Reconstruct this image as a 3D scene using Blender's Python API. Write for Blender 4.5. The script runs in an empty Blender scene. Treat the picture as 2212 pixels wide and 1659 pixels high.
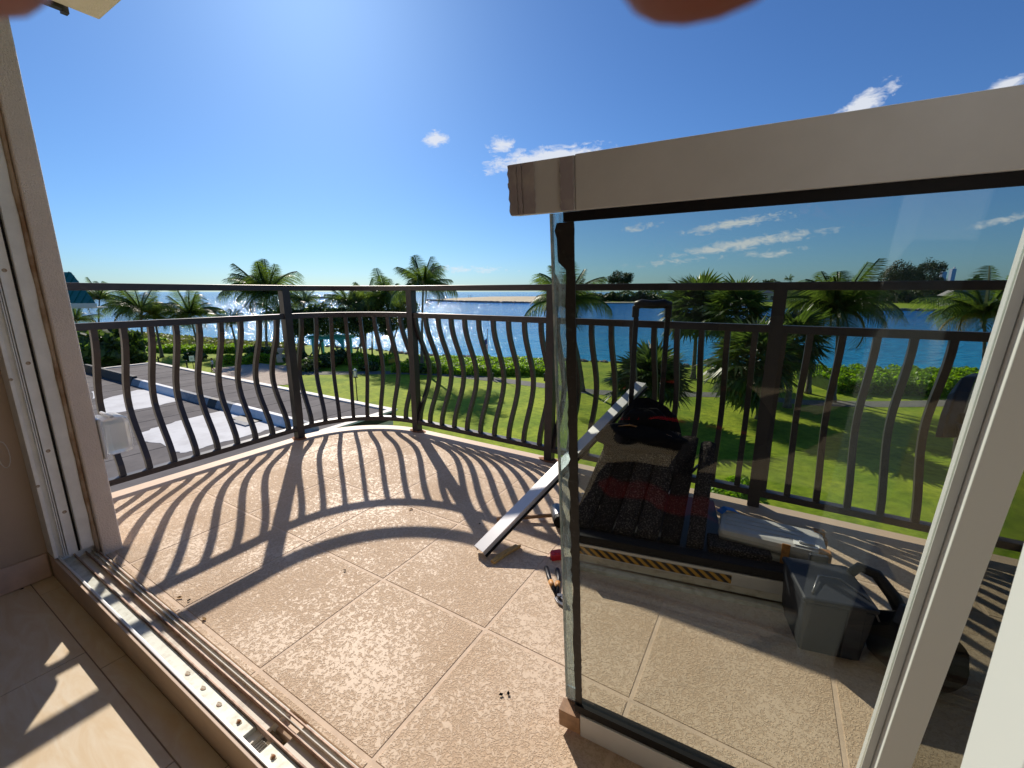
import bpy, math, random
import numpy as np
from mathutils import Vector, Matrix
random.seed(7); rng = np.random.default_rng(7)
S = bpy.context.scene; COL = S.collection
R = math.radians
# ---------------------------------------------------------------- camera
EYE = 1.05; PITCH = math.atan(200/922.0); CP, SP = math.cos(PITCH), math.sin(PITCH)
cd = bpy.data.cameras.new('camera'); cam = bpy.data.objects.new('camera', cd); COL.objects.link(cam)
cam.location = (0, 0, EYE); cam.rotation_euler = (R(90)-PITCH, 0, 0)
cd.sensor_width = 36; cd.lens = 36*922/2212.0; cd.clip_start = 0.004; cd.clip_end = 20000
cd.dof.use_dof = True; cd.dof.focus_distance = 3.0; cd.dof.aperture_fstop = 17
S.camera = cam
# ---------------------------------------------------------------- sky, sun, exposure
SUN_AZ, SUN_EL = -22.4, 32.7          # azimuth east of +Y
W = bpy.data.worlds.new('World'); S.world = W; W.use_nodes = True
nt = W.node_tree; nt.nodes.clear()
out = nt.nodes.new('ShaderNodeOutputWorld'); bg = nt.nodes.new('ShaderNodeBackground')
sky = nt.nodes.new('ShaderNodeTexSky'); sky.sky_type = 'NISHITA'; sky.sun_disc = False
sky.sun_elevation = R(SUN_EL); sky.sun_rotation = R(SUN_AZ)
sky.altitude = 0; sky.air_density = 1.0; sky.dust_density = 0.4; sky.ozone_density = 3.0
bg.inputs['Strength'].default_value = 0.053
tc = nt.nodes.new('ShaderNodeTexCoord')
def pixray(u, v):
    dx = u-1106; dy = 829.5-v
    return Vector((dx, dy*SP+922*CP, dy*CP-922*SP)).normalized()
def wmath(op, a, b=None, c=None):
    n = nt.nodes.new('ShaderNodeMath'); n.operation = op
    for i, x in enumerate((a, b, c)):
        if x is None: continue
        if isinstance(x, (int, float)): n.inputs[i].default_value = x
        else: nt.links.new(x, n.inputs[i])
    return n.outputs[0]
def wdot(vec):
    n = nt.nodes.new('ShaderNodeVectorMath'); n.operation = 'DOT_PRODUCT'
    nt.links.new(tc.outputs['Generated'], n.inputs[0]); n.inputs[1].default_value = vec
    return n.outputs['Value']
mp = nt.nodes.new('ShaderNodeMapping'); mp.inputs['Scale'].default_value = (1, 1, 2.2)
nt.links.new(tc.outputs['Generated'], mp.inputs['Vector'])
noi = nt.nodes.new('ShaderNodeTexNoise'); noi.inputs['Scale'].default_value = 42; noi.inputs['Detail'].default_value = 9
noi.inputs['Roughness'].default_value = 0.66; noi.inputs['Distortion'].default_value = 0.5
nt.links.new(mp.outputs[0], noi.inputs['Vector'])
clouds = None
# centre pixel, half length, half height (pixels of a 2212 px wide frame), tilt in degrees, density
for (u, v, ax, ay, tilt, dens) in [(937, 300, 36, 22, 5, 1.0), (1084, 312, 38, 24, 5, 0.85), (1185, 345, 185, 36, 3, 1.15),
        (1862, 228, 112, 30, 27, 1.1), (2085, 222, 44, 16, 10, 1.0), (2170, 188, 95, 22, 15, 1.0), (1935, 258, 80, 10, 14, 0.7),
        (1580, 485, 170, 15, 1, 0.80), (1610, 526, 220, 18, 2, 0.85), (1680, 547, 80, 10, 3, 0.6), (2160, 477, 80, 14, 5, 0.7),
        (1375, 490, 60, 12, 2, 0.55), (1010, 583, 120, 12, 2, 0.5), (1500, 560, 260, 10, 0, 0.4)]:
    c = pixray(u, v); t = R(tilt)
    du = (pixray(u+math.cos(t)*5, v-math.sin(t)*5)-c); sx = du.length/5; du.normalize()
    dv = (pixray(u+math.sin(t)*5, v+math.cos(t)*5)-c); sy = dv.length/5; dv.normalize()
    x = wmath('DIVIDE', wmath('SUBTRACT', wdot(du), du.dot(c)), ax*sx)
    y = wmath('DIVIDE', wmath('SUBTRACT', wdot(dv), dv.dot(c)), ay*sy)
    r = wmath('SQRT', wmath('ADD', wmath('MULTIPLY', x, x), wmath('MULTIPLY', y, y)))
    m = wmath('MULTIPLY', wmath('MAXIMUM', wmath('SUBTRACT', 1.0, r), 0.0), dens)
    m = wmath('MULTIPLY', m, wmath('GREATER_THAN', wdot(c), 0.0))
    clouds = m if clouds is None else wmath('MAXIMUM', clouds, m)
cm = wmath('MULTIPLY', wmath('SUBTRACT', wmath('ADD', noi.outputs['Fac'], wmath('MULTIPLY', clouds, 0.5)), 0.60), 3.2)
cm = wmath('MINIMUM', wmath('MAXIMUM', cm, 0.0), 0.85)
cm = wmath('MULTIPLY', cm, wmath('GREATER_THAN', clouds, 0.001))
mix = nt.nodes.new('ShaderNodeMix'); mix.data_type = 'RGBA'
nt.links.new(cm, mix.inputs[0]); tint = nt.nodes.new('ShaderNodeMix'); tint.data_type = 'RGBA'; tint.blend_type = 'MULTIPLY'; tint.inputs[0].default_value = 1
nt.links.new(sky.outputs[0], tint.inputs[6]); tint.inputs[7].default_value = (0.56, 0.88, 1.30, 1)   # clear sea air: bluer than the model's default
nt.links.new(tint.outputs[2], mix.inputs[6]); mix.inputs[7].default_value = (10.5, 10.8, 11.4, 1)
nt.links.new(mix.outputs[2], bg.inputs['Color']); nt.links.new(bg.outputs[0], out.inputs[0])

sl = bpy.data.lights.new('sun', 'SUN'); sun = bpy.data.objects.new('sun', sl); COL.objects.link(sun)
sl.energy = 4.0; sl.angle = R(0.53); sl.color = (1.0, 0.90, 0.78)
az, el = R(SUN_AZ), R(SUN_EL)
SUND = Vector((math.sin(az)*math.cos(el), math.cos(az)*math.cos(el), math.sin(el)))
sun.rotation_euler = SUND.to_track_quat('Z', 'Y').to_euler()
S.view_settings.view_transform = 'Standard'; S.view_settings.look = 'None'
S.view_settings.exposure = 0.56; S.view_settings.gamma = 1.0; S.view_settings.use_curve_mapping = False
S.render.engine = 'CYCLES'
S.cycles.max_bounces = 10; S.cycles.transparent_max_bounces = 24; S.cycles.glossy_bounces = 4; S.cycles.diffuse_bounces = 4
S.cycles.sample_clamp_indirect = 8; S.cycles.use_denoising = True

# ---------------------------------------------------------------- frames and helpers
TH = R(31.2); CT, ST = math.cos(TH), math.sin(TH)
ROT = -TH                                    # z rotation of everything square to the building
def L(a, b, z=0.0): return Vector((a*CT+b*ST, -a*ST+b*CT, z))
def camf(r, u, f): return Vector((r, f*CP+u*SP, EYE+u*CP-f*SP))

def ground(u, v, z):
    d = Vector((u-1106, (829.5-v)*SP+922*CP, (829.5-v)*CP-922*SP)); t = (z-EYE)/d.z
    return Vector((d.x*t, d.y*t, z))

class MB:
    def __init__(s): s.v = []; s.f = []; s.m = []
    def add(s, vs, fs, mi=0):
        o = len(s.v); s.v += [tuple(x) for x in vs]
        s.f += [tuple(i+o for i in f) for f in fs]; s.m += [mi]*len(fs)
        return s
    def box(s, x0, x1, y0, y1, z0, z1, mi=0, M=None):
        vs = [Vector((x, y, z)) for z in (z0, z1) for x, y in ((x0, y0), (x1, y0), (x1, y1), (x0, y1))]
        if M is not None: vs = [M @ v for v in vs]
        return s.add(vs, [(3, 2, 1, 0), (4, 5, 6, 7), (0, 1, 5, 4), (1, 2, 6, 5), (2, 3, 7, 6), (3, 0, 4, 7)], mi)
    def prism(s, poly, z0, z1, mi=0):
        n = len(poly)
        vs = [(x, y, z0) for x, y in poly]+[(x, y, z1) for x, y in poly]
        fs = [tuple(range(n-1, -1, -1)), tuple(range(n, 2*n))]+[(i, (i+1) % n, (i+1) % n+n, i+n) for i in range(n)]
        return s.add(vs, fs, mi)
    def tube(s, pts, r, n=8, mi=0, cap=True):
        pts = [Vector(p) for p in pts]; k = len(pts)
        rs = r if isinstance(r, (list, tuple)) else [r]*k
        vs = []; up = None
        for i, p in enumerate(pts):
            t = (pts[min(i+1, k-1)]-pts[max(i-1, 0)]).normalized()
            if up is None: up = Vector((0, 0, 1)) if abs(t.z) < 0.9 else Vector((1, 0, 0))
            x = t.cross(up).normalized(); up = x.cross(t).normalized()
            for j in range(n):
                a = 2*math.pi*j/n; vs.append(p+(x*math.cos(a)+up*math.sin(a))*rs[i])
        fs = [(i*n+j, i*n+(j+1) % n, (i+1)*n+(j+1) % n, (i+1)*n+j) for i in range(k-1) for j in range(n)]
        if cap: fs += [tuple(range(n-1, -1, -1)), tuple((k-1)*n+j for j in range(n))]
        return s.add(vs, fs, mi)
    def sweep(s, pts, w, h, mi=0, side=None):
        """rectangular bar (w across, h up) along a path; side = fixed sideways vector or None (horizontal)"""
        pts = [Vector(p) for p in pts]; k = len(pts); vs = []
        for i, p in enumerate(pts):
            t = (pts[min(i+1, k-1)]-pts[max(i-1, 0)]).normalized()
            x = Vector(side) if side else t.cross(Vector((0, 0, 1))).normalized()
            u = x.cross(t).normalized()
            for a, b in ((-1, -1), (1, -1), (1, 1), (-1, 1)): vs.append(p+x*a*w/2+u*b*h/2)
        fs = [(i*4+j, i*4+(j+1) % 4, i*4+4+(j+1) % 4, i*4+4+j) for i in range(k-1) for j in range(4)]
        fs += [(3, 2, 1, 0), tuple((k-1)*4+j for j in range(4))]
        return s.add(vs, fs, mi)
    def ball(s, c, rx, ry, rz, n=10, m=6, mi=0):
        c = Vector(c); vs = [c+Vector((0, 0, -rz))]
        for i in range(1, m):
            p = -math.pi/2+math.pi*i/m
            for j in range(n):
                a = 2*math.pi*j/n; vs.append(c+Vector((rx*math.cos(p)*math.cos(a), ry*math.cos(p)*math.sin(a), rz*math.sin(p))))
        vs.append(c+Vector((0, 0, rz))); fs = []
        for j in range(n): fs.append((0, 1+(j+1) % n, 1+j)); fs.append((len(vs)-1, 1+(m-2)*n+j, 1+(m-2)*n+(j+1) % n))
        for i in range(m-2):
            for j in range(n): fs.append((1+i*n+j, 1+i*n+(j+1) % n, 1+(i+1)*n+(j+1) % n, 1+(i+1)*n+j))
        return s.add(vs, fs, mi)
    def mesh(s, name, mats, smooth=False):
        me = bpy.data.meshes.new(name); me.from_pydata(s.v, [], s.f)
        for m in (mats if isinstance(mats, (list, tuple)) else [mats]): me.materials.append(m)
        if max(s.m, default=0) > 0: me.polygons.foreach_set('material_index', s.m)
        if smooth: me.polygons.foreach_set('use_smooth', [True]*len(s.f))
        me.update(); return me
def link(name, me, parent=None, loc=None, rotz=0.0, bevel=0.0, **pr):
    o = bpy.data.objects.new(name, me); COL.objects.link(o)
    if parent is not None: o.parent = parent
    if loc is not None: o.location = loc
    if rotz: o.rotation_euler = (0, 0, rotz)
    if bevel:
        b = o.modifiers.new('bevel', 'BEVEL'); b.width = bevel; b.segments = 2; b.limit_method = 'ANGLE'
    for k, v in pr.items(): o[k] = v
    return o
def thing(name, label, cat, loc=(0, 0, 0), rotz=0.0, group=None):
    o = bpy.data.objects.new(name, None); COL.objects.link(o); o.location = loc; o.rotation_euler = (0, 0, rotz)
    o.empty_display_size = 0.1; o['label'] = label; o['category'] = cat
    if group: o['group'] = group
    return o

# ---------------------------------------------------------------- materials
def mat(name, color, rough=0.6, metal=0.0, spec=0.5, var=0.0, vscale=8.0, bump=0.0, bscale=60.0, color2=None, c2amt=0.5, coat=0.0, detail=6):
    m = bpy.data.materials.new(name); m.use_nodes = True; t = m.node_tree; b = t.nodes['Principled BSDF']
    b.inputs['Base Color'].default_value = (*color, 1); b.inputs['Roughness'].default_value = rough
    b.inputs['Metallic'].default_value = metal; b.inputs['Specular IOR Level'].default_value = spec
    b.inputs['Coat Weight'].default_value = coat
    tcn = t.nodes.new('ShaderNodeTexCoord')
    if var or color2:
        n = t.nodes.new('ShaderNodeTexNoise'); n.inputs['Scale'].default_value = vscale; n.inputs['Detail'].default_value = detail
        n.inputs['Roughness'].default_value = 0.6
        t.links.new(tcn.outputs['Object'], n.inputs['Vector'])
        cr = t.nodes.new('ShaderNodeValToRGB')
        if color2:
            e = cr.color_ramp.elements; e[0].position = max(0.0, 0.62-c2amt*0.4); e[1].position = min(1.0, 0.85-c2amt*0.4)
            e[0].color = (*color, 1); e[1].color = (*color2, 1)
        else:
            e = cr.color_ramp.elements; e[0].position = 0.3; e[1].position = 0.7
            e[0].color = (*[x*(1-var) for x in color], 1); e[1].color = (*[min(1, x*(1+var)) for x in color], 1)
        t.links.new(n.outputs['Fac'], cr.inputs[0]); t.links.new(cr.outputs[0], b.inputs['Base Color'])
    if bump:
        n2 = t.nodes.new('ShaderNodeTexNoise'); n2.inputs['Scale'].default_value = bscale; n2.inputs['Detail'].default_value = 5
        t.links.new(tcn.outputs['Object'], n2.inputs['Vector'])
        bp = t.nodes.new('ShaderNodeBump'); bp.inputs['Strength'].default_value = bump; bp.inputs['Distance'].default_value = 0.01
        t.links.new(n2.outputs['Fac'], bp.inputs['Height']); t.links.new(bp.outputs[0], b.inputs['Normal'])
    return m
def leafmat(name, color, trans=0.35, rough=0.45, var=0.35, vscale=3.0):
    m = bpy.data.materials.new(name); m.use_nodes = True; t = m.node_tree; t.nodes.clear()
    o = t.nodes.new('ShaderNodeOutputMaterial'); b = t.nodes.new('ShaderNodeBsdfPrincipled'); tr = t.nodes.new('ShaderNodeBsdfTranslucent')
    g = t.nodes.new('ShaderNodeNewGeometry'); n = t.nodes.new('ShaderNodeTexNoise'); n.inputs['Scale'].default_value = vscale
    tcn = t.nodes.new('ShaderNodeTexCoord'); t.links.new(tcn.outputs['Object'], n.inputs['Vector'])
    ad = t.nodes.new('ShaderNodeMath'); ad.operation = 'ADD'; t.links.new(n.outputs['Fac'], ad.inputs[0])
    mu = t.nodes.new('ShaderNodeMath'); mu.operation = 'MULTIPLY_ADD'; t.links.new(g.outputs['Random Per Island'], mu.inputs[0]); mu.inputs[1].default_value = 0.6; mu.inputs[2].default_value = -0.3
    t.links.new(mu.outputs[0], ad.inputs[1])
    cr = t.nodes.new('ShaderNodeValToRGB'); e = cr.color_ramp.elements; e[0].position = 0.25; e[1].position = 0.8
    e[0].color = (*[x*(1-var) for x in color], 1); e[1].color = (color[0]*(1+var*1.3), color[1]*(1+var), color[2]*(1+var*0.4), 1)
    t.links.new(ad.outputs[0], cr.inputs[0]); t.links.new(cr.outputs[0], b.inputs['Base Color'])
    b.inputs['Roughness'].default_value = rough
    h = t.nodes.new('ShaderNodeMix'); h.data_type = 'RGBA'; h.blend_type = 'MULTIPLY'; h.inputs[0].default_value = 1
    t.links.new(cr.outputs[0], h.inputs[6]); h.inputs[7].default_value = (1.9, 2.0, 0.8, 1); t.links.new(h.outputs[2], tr.inputs['Color'])
    mx = t.nodes.new('ShaderNodeMixShader'); mx.inputs[0].default_value = trans
    t.links.new(b.outputs[0], mx.inputs[1]); t.links.new(tr.outputs[0], mx.inputs[2]); t.links.new(mx.outputs[0], o.inputs[0])
    return m
def deckmat(name, rough_tex=True):
    m = bpy.data.materials.new(name); m.use_nodes = True; t = m.node_tree; b = t.nodes['Principled BSDF']
    tcn = t.nodes.new('ShaderNodeTexCoord')
    v = tcn.outputs['Object']
    big = t.nodes.new('ShaderNodeTexNoise'); big.inputs['Scale'].default_value = 2.6; big.inputs['Detail'].default_value = 5; t.links.new(v, big.inputs['Vector'])
    n1 = t.nodes.new('ShaderNodeTexNoise'); n1.inputs['Scale'].default_value = 88; n1.inputs['Detail'].default_value = 4; n1.inputs['Distortion'].default_value = 0.9; n1.inputs['Roughness'].default_value = 0.55; t.links.new(v, n1.inputs['Vector'])
    fine = t.nodes.new('ShaderNodeTexNoise'); fine.inputs['Scale'].default_value = 420; fine.inputs['Detail'].default_value = 2; t.links.new(v, fine.inputs['Vector'])
    worm = t.nodes.new('ShaderNodeTexNoise'); worm.inputs['Scale'].default_value = 125; worm.inputs['Detail'].default_value = 2; worm.inputs['Distortion'].default_value = 1.3; t.links.new(v, worm.inputs['Vector'])
    def rampn(src, p0, p1):
        c = t.nodes.new('ShaderNodeValToRGB'); e = c.color_ramp.elements; e[0].position = p0; e[1].position = p1; e[0].color = (0, 0, 0, 1); e[1].color = (1, 1, 1, 1); t.links.new(src, c.inputs[0]); return c.outputs[0]
    wv = rampn(worm.outputs['Fac'], 0.44, 0.56)
    ad = t.nodes.new('ShaderNodeMath'); ad.operation = 'MULTIPLY_ADD'; t.links.new(big.outputs['Fac'], ad.inputs[0]); ad.inputs[1].default_value = 0.55; t.links.new(n1.outputs['Fac'], ad.inputs[2])
    fl = rampn(ad.outputs[0], 0.805, 0.84)
    mxh = t.nodes.new('ShaderNodeMath'); mxh.operation = 'MAXIMUM'; t.links.new(fl, mxh.inputs[0])
    ws = t.nodes.new('ShaderNodeMath'); ws.operation = 'MULTIPLY'; t.links.new(wv, ws.inputs[0]); ws.inputs[1].default_value = 0.85; t.links.new(ws.outputs[0], mxh.inputs[1])
    col = t.nodes.new('ShaderNodeMix'); col.data_type = 'RGBA'; t.links.new(mxh.outputs[0], col.inputs[0])
    col.inputs[6].default_value = (0.57, 0.425, 0.30, 1); col.inputs[7].default_value = (0.675, 0.53, 0.39, 1)
    cv = t.nodes.new('ShaderNodeMix'); cv.data_type = 'RGBA'; cv.blend_type = 'MULTIPLY'; cv.inputs[0].default_value = 1
    rmp = t.nodes.new('ShaderNodeValToRGB'); rmp.color_ramp.elements[0].position = 0.3; rmp.color_ramp.elements[1].position = 0.7
    rmp.color_ramp.elements[0].color = (0.90, 0.86, 0.80, 1); rmp.color_ramp.elements[1].color = (1.04, 1.04, 1.04, 1)
    t.links.new(big.outputs['Fac'], rmp.inputs[0]); t.links.new(rmp.outputs[0], cv.inputs[7])
    if rough_tex: t.links.new(col.outputs[2], cv.inputs[6])
    else: cv.inputs[6].default_value = (0.66, 0.51, 0.385, 1)
    t.links.new(cv.outputs[2], b.inputs['Base Color'])
    rr = t.nodes.new('ShaderNodeMapRange'); t.links.new(fl, rr.inputs[0]); rr.inputs[3].default_value = 0.85; rr.inputs[4].default_value = 0.60
    if rough_tex: t.links.new(rr.outputs[0], b.inputs['Roughness'])
    else: b.inputs['Roughness'].default_value = 0.6
    hg = t.nodes.new('ShaderNodeMath'); hg.operation = 'MULTIPLY_ADD'; t.links.new(fine.outputs['Fac'], hg.inputs[0]); hg.inputs[1].default_value = 0.15
    if rough_tex: t.links.new(mxh.outputs[0], hg.inputs[2])
    else: t.links.new(n1.outputs['Fac'], hg.inputs[2])
    bp = t.nodes.new('ShaderNodeBump'); bp.inputs['Strength'].default_value = 0.8 if rough_tex else 0.2; bp.inputs['Distance'].default_value = 0.0014
    t.links.new(hg.outputs[0], bp.inputs['Height']); t.links.new(bp.outputs[0], b.inputs['Normal'])
    return m
def glassmat(name, tint, refl=1.55, gloss=(1, 1, 1), rough=0.0):
    m = bpy.data.materials.new(name); m.use_nodes = True; t = m.node_tree; t.nodes.clear()
    o = t.nodes.new('ShaderNodeOutputMaterial'); tr = t.nodes.new('ShaderNodeBsdfTransparent'); gl = t.nodes.new('ShaderNodeBsdfGlossy')
    tr.inputs[0].default_value = (*tint, 1); gl.inputs['Color'].default_value = (*gloss, 1); gl.inputs['Roughness'].default_value = rough
    g = t.nodes.new('ShaderNodeNewGeometry'); dp = t.nodes.new('ShaderNodeVectorMath'); dp.operation = 'DOT_PRODUCT'
    t.links.new(g.outputs['Normal'], dp.inputs[0]); t.links.new(g.outputs['Incoming'], dp.inputs[1])
    def mm(op, a, b, c=None):
        n = t.nodes.new('ShaderNodeMath'); n.operation = op
        for i, x in enumerate((a, b, c)):
            if x is None: continue
            if isinstance(x, (int, float)): n.inputs[i].default_value = x
            else: t.links.new(x, n.inputs[i])
        return n.outputs[0]
    r0 = ((refl-1)/(refl+1))**2
    ab = mm('ABSOLUTE', dp.outputs['Value'], 0)
    fr = mm('MULTIPLY_ADD', mm('POWER', mm('SUBTRACT', 1.0, ab), 5.0), 1-r0, r0)
    mx = t.nodes.new('ShaderNodeMixShader'); t.links.new(fr, mx.inputs[0]); t.links.new(tr.outputs[0], mx.inputs[1]); t.links.new(gl.outputs[0], mx.inputs[2])
    t.links.new(mx.outputs[0], o.inputs[0]); return m
def stripemat(name, c1, c2, freq, ang, thr=0.5, rough=0.6):
    m = mat(name, c1, rough); t = m.node_tree; b = t.nodes['Principled BSDF']
    tcn = t.nodes.new('ShaderNodeTexCoord'); mpn = t.nodes.new('ShaderNodeMapping'); mpn.inputs['Rotation'].default_value = (0, ang, 0)
    t.links.new(tcn.outputs['Object'], mpn.inputs[0]); w = t.nodes.new('ShaderNodeTexWave'); w.wave_type = 'BANDS'; w.bands_direction = 'X'
    w.inputs['Scale'].default_value = freq; t.links.new(mpn.outputs[0], w.inputs['Vector'])
    cr = t.nodes.new('ShaderNodeValToRGB'); cr.color_ramp.interpolation = 'CONSTANT'; cr.color_ramp.elements[1].position = thr
    cr.color_ramp.elements[0].color = (*c1, 1); cr.color_ramp.elements[1].color = (*c2, 1)
    t.links.new(w.outputs['Fac'], cr.inputs[0]); t.links.new(cr.outputs[0], b.inputs['Base Color']); return m
def watermat():
    m = bpy.data.materials.new('sea_water'); m.use_nodes = True; t = m.node_tree; b = t.nodes['Principled BSDF']
    b.inputs['Roughness'].default_value = 0.10; b.inputs['IOR'].default_value = 1.33; b.inputs['Specular IOR Level'].default_value = 0.22
    g = t.nodes.new('ShaderNodeNewGeometry'); P = g.outputs['Position']
    mpn = t.nodes.new('ShaderNodeMapping'); mpn.inputs['Scale'].default_value = (0.45, 1.0, 1.0); mpn.inputs['Rotation'].default_value = (0, 0, R(-8)); t.links.new(P, mpn.inputs[0])
    hs = None
    for sc, dist, det in ((0.09, 1.6, 4), (0.50, 1.0, 5), (1.9, 0.26, 4)):
        n = t.nodes.new('ShaderNodeTexNoise'); n.inputs['Scale'].default_value = sc; n.inputs['Detail'].default_value = det; n.inputs['Roughness'].default_value = 0.6
        t.links.new(mpn.outputs[0], n.inputs['Vector'])
        x = t.nodes.new('ShaderNodeMath'); x.operation = 'MULTIPLY_ADD'; t.links.new(n.outputs['Fac'], x.inputs[0]); x.inputs[1].default_value = dist
        if hs is not None: t.links.new(hs, x.inputs[2])
        else: x.inputs[2].default_value = 0
        hs = x.outputs[0]
    bp = t.nodes.new('ShaderNodeBump'); bp.inputs['Strength'].default_value = 1.0; bp.inputs['Distance'].default_value = 1.0
    t.links.new(hs, bp.inputs['Height']); t.links.new(bp.outputs[0], b.inputs['Normal'])
    # shallow turquoise to deeper blue by real water depth away from the shore
    n = t.nodes.new('ShaderNodeTexNoise'); n.inputs['Scale'].default_value = 0.02; n.inputs['Detail'].default_value = 5; t.links.new(mpn.outputs[0], n.inputs['Vector'])
    sp = t.nodes.new('ShaderNodeSeparateXYZ'); t.links.new(P, sp.inputs[0])
    mr = t.nodes.new('ShaderNodeMapRange'); t.links.new(sp.outputs['Y'], mr.inputs[0]); mr.inputs[1].default_value = 55; mr.inputs[2].default_value = 230
    ad = t.nodes.new('ShaderNodeMath'); ad.operation = 'MULTIPLY_ADD'; t.links.new(n.outputs['Fac'], ad.inputs[0]); ad.inputs[1].default_value = 0.5; t.links.new(mr.outputs[0], ad.inputs[2])
    cr = t.nodes.new('ShaderNodeValToRGB'); e = cr.color_ramp.elements; e[0].position = 0.2; e[1].position = 1.2 if False else 1.0
    e[0].color = (0.012, 0.33, 0.62, 1); e[1].color = (0.005, 0.16, 0.50, 1)
    t.links.new(ad.outputs[0], cr.inputs[0]); t.links.new(cr.outputs[0], b.inputs['Base Color'])
    return m
def groundmat(name, c1, c2, scale, c3=None, bump=0.4, fine=9.0):
    m = bpy.data.materials.new(name); m.use_nodes = True; t = m.node_tree; b = t.nodes['Principled BSDF']
    b.inputs['Roughness'].default_value = 0.9; b.inputs['Specular IOR Level'].default_value = 0.15
    g = t.nodes.new('ShaderNodeNewGeometry'); P = g.outputs['Position']
    n = t.nodes.new('ShaderNodeTexNoise'); n.inputs['Scale'].default_value = scale; n.inputs['Detail'].default_value = 7; t.links.new(P, n.inputs['Vector'])
    cr = t.nodes.new('ShaderNodeValToRGB'); e = cr.color_ramp.elements; e[0].position = 0.35; e[1].position = 0.65; e[0].color = (*c1, 1); e[1].color = (*c2, 1)
    t.links.new(n.outputs['Fac'], cr.inputs[0])
    n2 = t.nodes.new('ShaderNodeTexNoise'); n2.inputs['Scale'].default_value = fine; n2.inputs['Detail'].default_value = 6; n2.inputs['Roughness'].default_value = 0.75; t.links.new(P, n2.inputs['Vector'])
    mx = t.nodes.new('ShaderNodeMix'); mx.data_type = 'RGBA'; mx.blend_type = 'MULTIPLY'; mx.inputs[0].default_value = 1
    r2 = t.nodes.new('ShaderNodeValToRGB'); r2.color_ramp.elements[0].position = 0.3; r2.color_ramp.elements[1].position = 0.7
    r2.color_ramp.elements[0].color = (0.50, 0.56, 0.50, 1); r2.color_ramp.elements[1].color = (1.35, 1.28, 1.15, 1)
    t.links.new(n2.outputs['Fac'], r2.inputs[0]); t.links.new(cr.outputs[0], mx.inputs[6]); t.links.new(r2.outputs[0], mx.inputs[7])
    t.links.new(mx.outputs[2], b.inputs['Base Color'])
    bp = t.nodes.new('ShaderNodeBump'); bp.inputs['Strength'].default_value = bump; bp.inputs['Distance'].default_value = 0.05
    t.links.new(n2.outputs['Fac'], bp.inputs['Height']); t.links.new(bp.outputs[0], b.inputs['Normal'])
    return m
def travertine(name, c1, c2):
    m = mat(name, c1, 0.38, color2=c2, vscale=5.0, c2amt=0.6); t = m.node_tree
    mpn = t.nodes.new('ShaderNodeMapping'); mpn.inputs['Scale'].default_value = (1, 3.2, 1)
    n = [x for x in t.nodes if x.type == 'TEX_NOISE'][0]; tcn = [x for x in t.nodes if x.type == 'TEX_COORD'][0]
    t.links.new(tcn.outputs['Object'], mpn.inputs[0]); t.links.new(mpn.outputs[0], n.inputs['Vector']); n.inputs['Detail'].default_value = 9; n.inputs['Distortion'].default_value = 1.5
    return m
M = {}
M['tile'] = deckmat('deck_coating'); M['band'] = deckmat('deck_smooth', False)
M['joint'] = mat('deck_joint', (0.64, 0.49, 0.36), 0.75, var=0.12, vscale=30)
M['rail'] = mat('railing_bronze', (0.028, 0.025, 0.031), 0.42, metal=0.0, spec=0.6, var=0.2, vscale=14)
M['rust'] = mat('rust_stain', (0.32, 0.13, 0.05), 0.9, color2=(0.12, 0.06, 0.03), vscale=60)
M['stucco'] = mat('stucco_peach', (0.80, 0.69, 0.60), 0.85, var=0.07, vscale=6, bump=0.5, bscale=220)
M['inwall'] = mat('interior_wall', (0.52, 0.41, 0.33), 0.8, var=0.04, bump=0.1, bscale=300)
M['ceil'] = mat('ceiling_white', (0.7, 0.68, 0.64), 0.9, var=0.02)
M['base'] = mat('baseboard_stone', (0.66, 0.50, 0.42), 0.5, var=0.15, vscale=12)
M['frame'] = mat('frame_white', (0.86, 0.86, 0.83), 0.5, var=0.08, vscale=16, bump=0.08, bscale=40)
M['framed'] = mat('frame_beige', (0.60, 0.61, 0.61), 0.45, var=0.05, vscale=12)
M['frameold'] = mat('frame_dirty', (0.66, 0.62, 0.54), 0.6, color2=(0.30, 0.25, 0.19), vscale=22, c2amt=0.25)
M['alu'] = mat('aluminium', (0.56, 0.58, 0.52), 0.5, metal=0.2, color2=(0.38, 0.37, 0.30), vscale=30, c2amt=0.4)
M['aluw'] = mat('aluminium_satin', (0.66, 0.66, 0.67), 0.38, metal=0.35, var=0.05)
M['fascia'] = mat('sill_fascia', (0.58, 0.44, 0.33), 0.5, var=0.08)
M['railrust'] = mat('track_rail_worn', (0.40, 0.27, 0.20), 0.5, metal=0.2, color2=(0.16, 0.08, 0.05), vscale=40, c2amt=0.4)
M['black'] = mat('black_rubber', (0.008, 0.008, 0.009), 0.6, spec=0.25)
M['blackpl'] = mat('black_plastic', (0.012, 0.012, 0.015), 0.42, spec=0.35, var=0.2)
M['bag'] = mat('black_cloth', (0.008, 0.008, 0.010), 0.9, spec=0.05)
M['seal'] = mat('black_sealant', (0.015, 0.014, 0.013), 0.6, color2=(0.06, 0.06, 0.06), vscale=90, c2amt=0.1)
M['resid'] = mat('adhesive_residue', (0.34, 0.31, 0.34), 0.8, color2=(0.46, 0.43, 0.42), vscale=30, c2amt=0.3)
M['glass'] = glassmat('tinted_glass', (0.775, 0.80, 0.765), 1.36)
M['glass2'] = glassmat('dark_tinted_glass', (0.50, 0.52, 0.48), 1.26)
M['edgeg'] = mat('glass_edge', (0.30, 0.42, 0.44), 0.25, color2=(0.6, 0.66, 0.68), vscale=55, c2amt=0.5)
M['trav'] = travertine('travertine', (0.76, 0.66, 0.51), (0.70, 0.56, 0.38))
M['grout'] = mat('grout', (0.30, 0.22, 0.16), 0.9)
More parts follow.
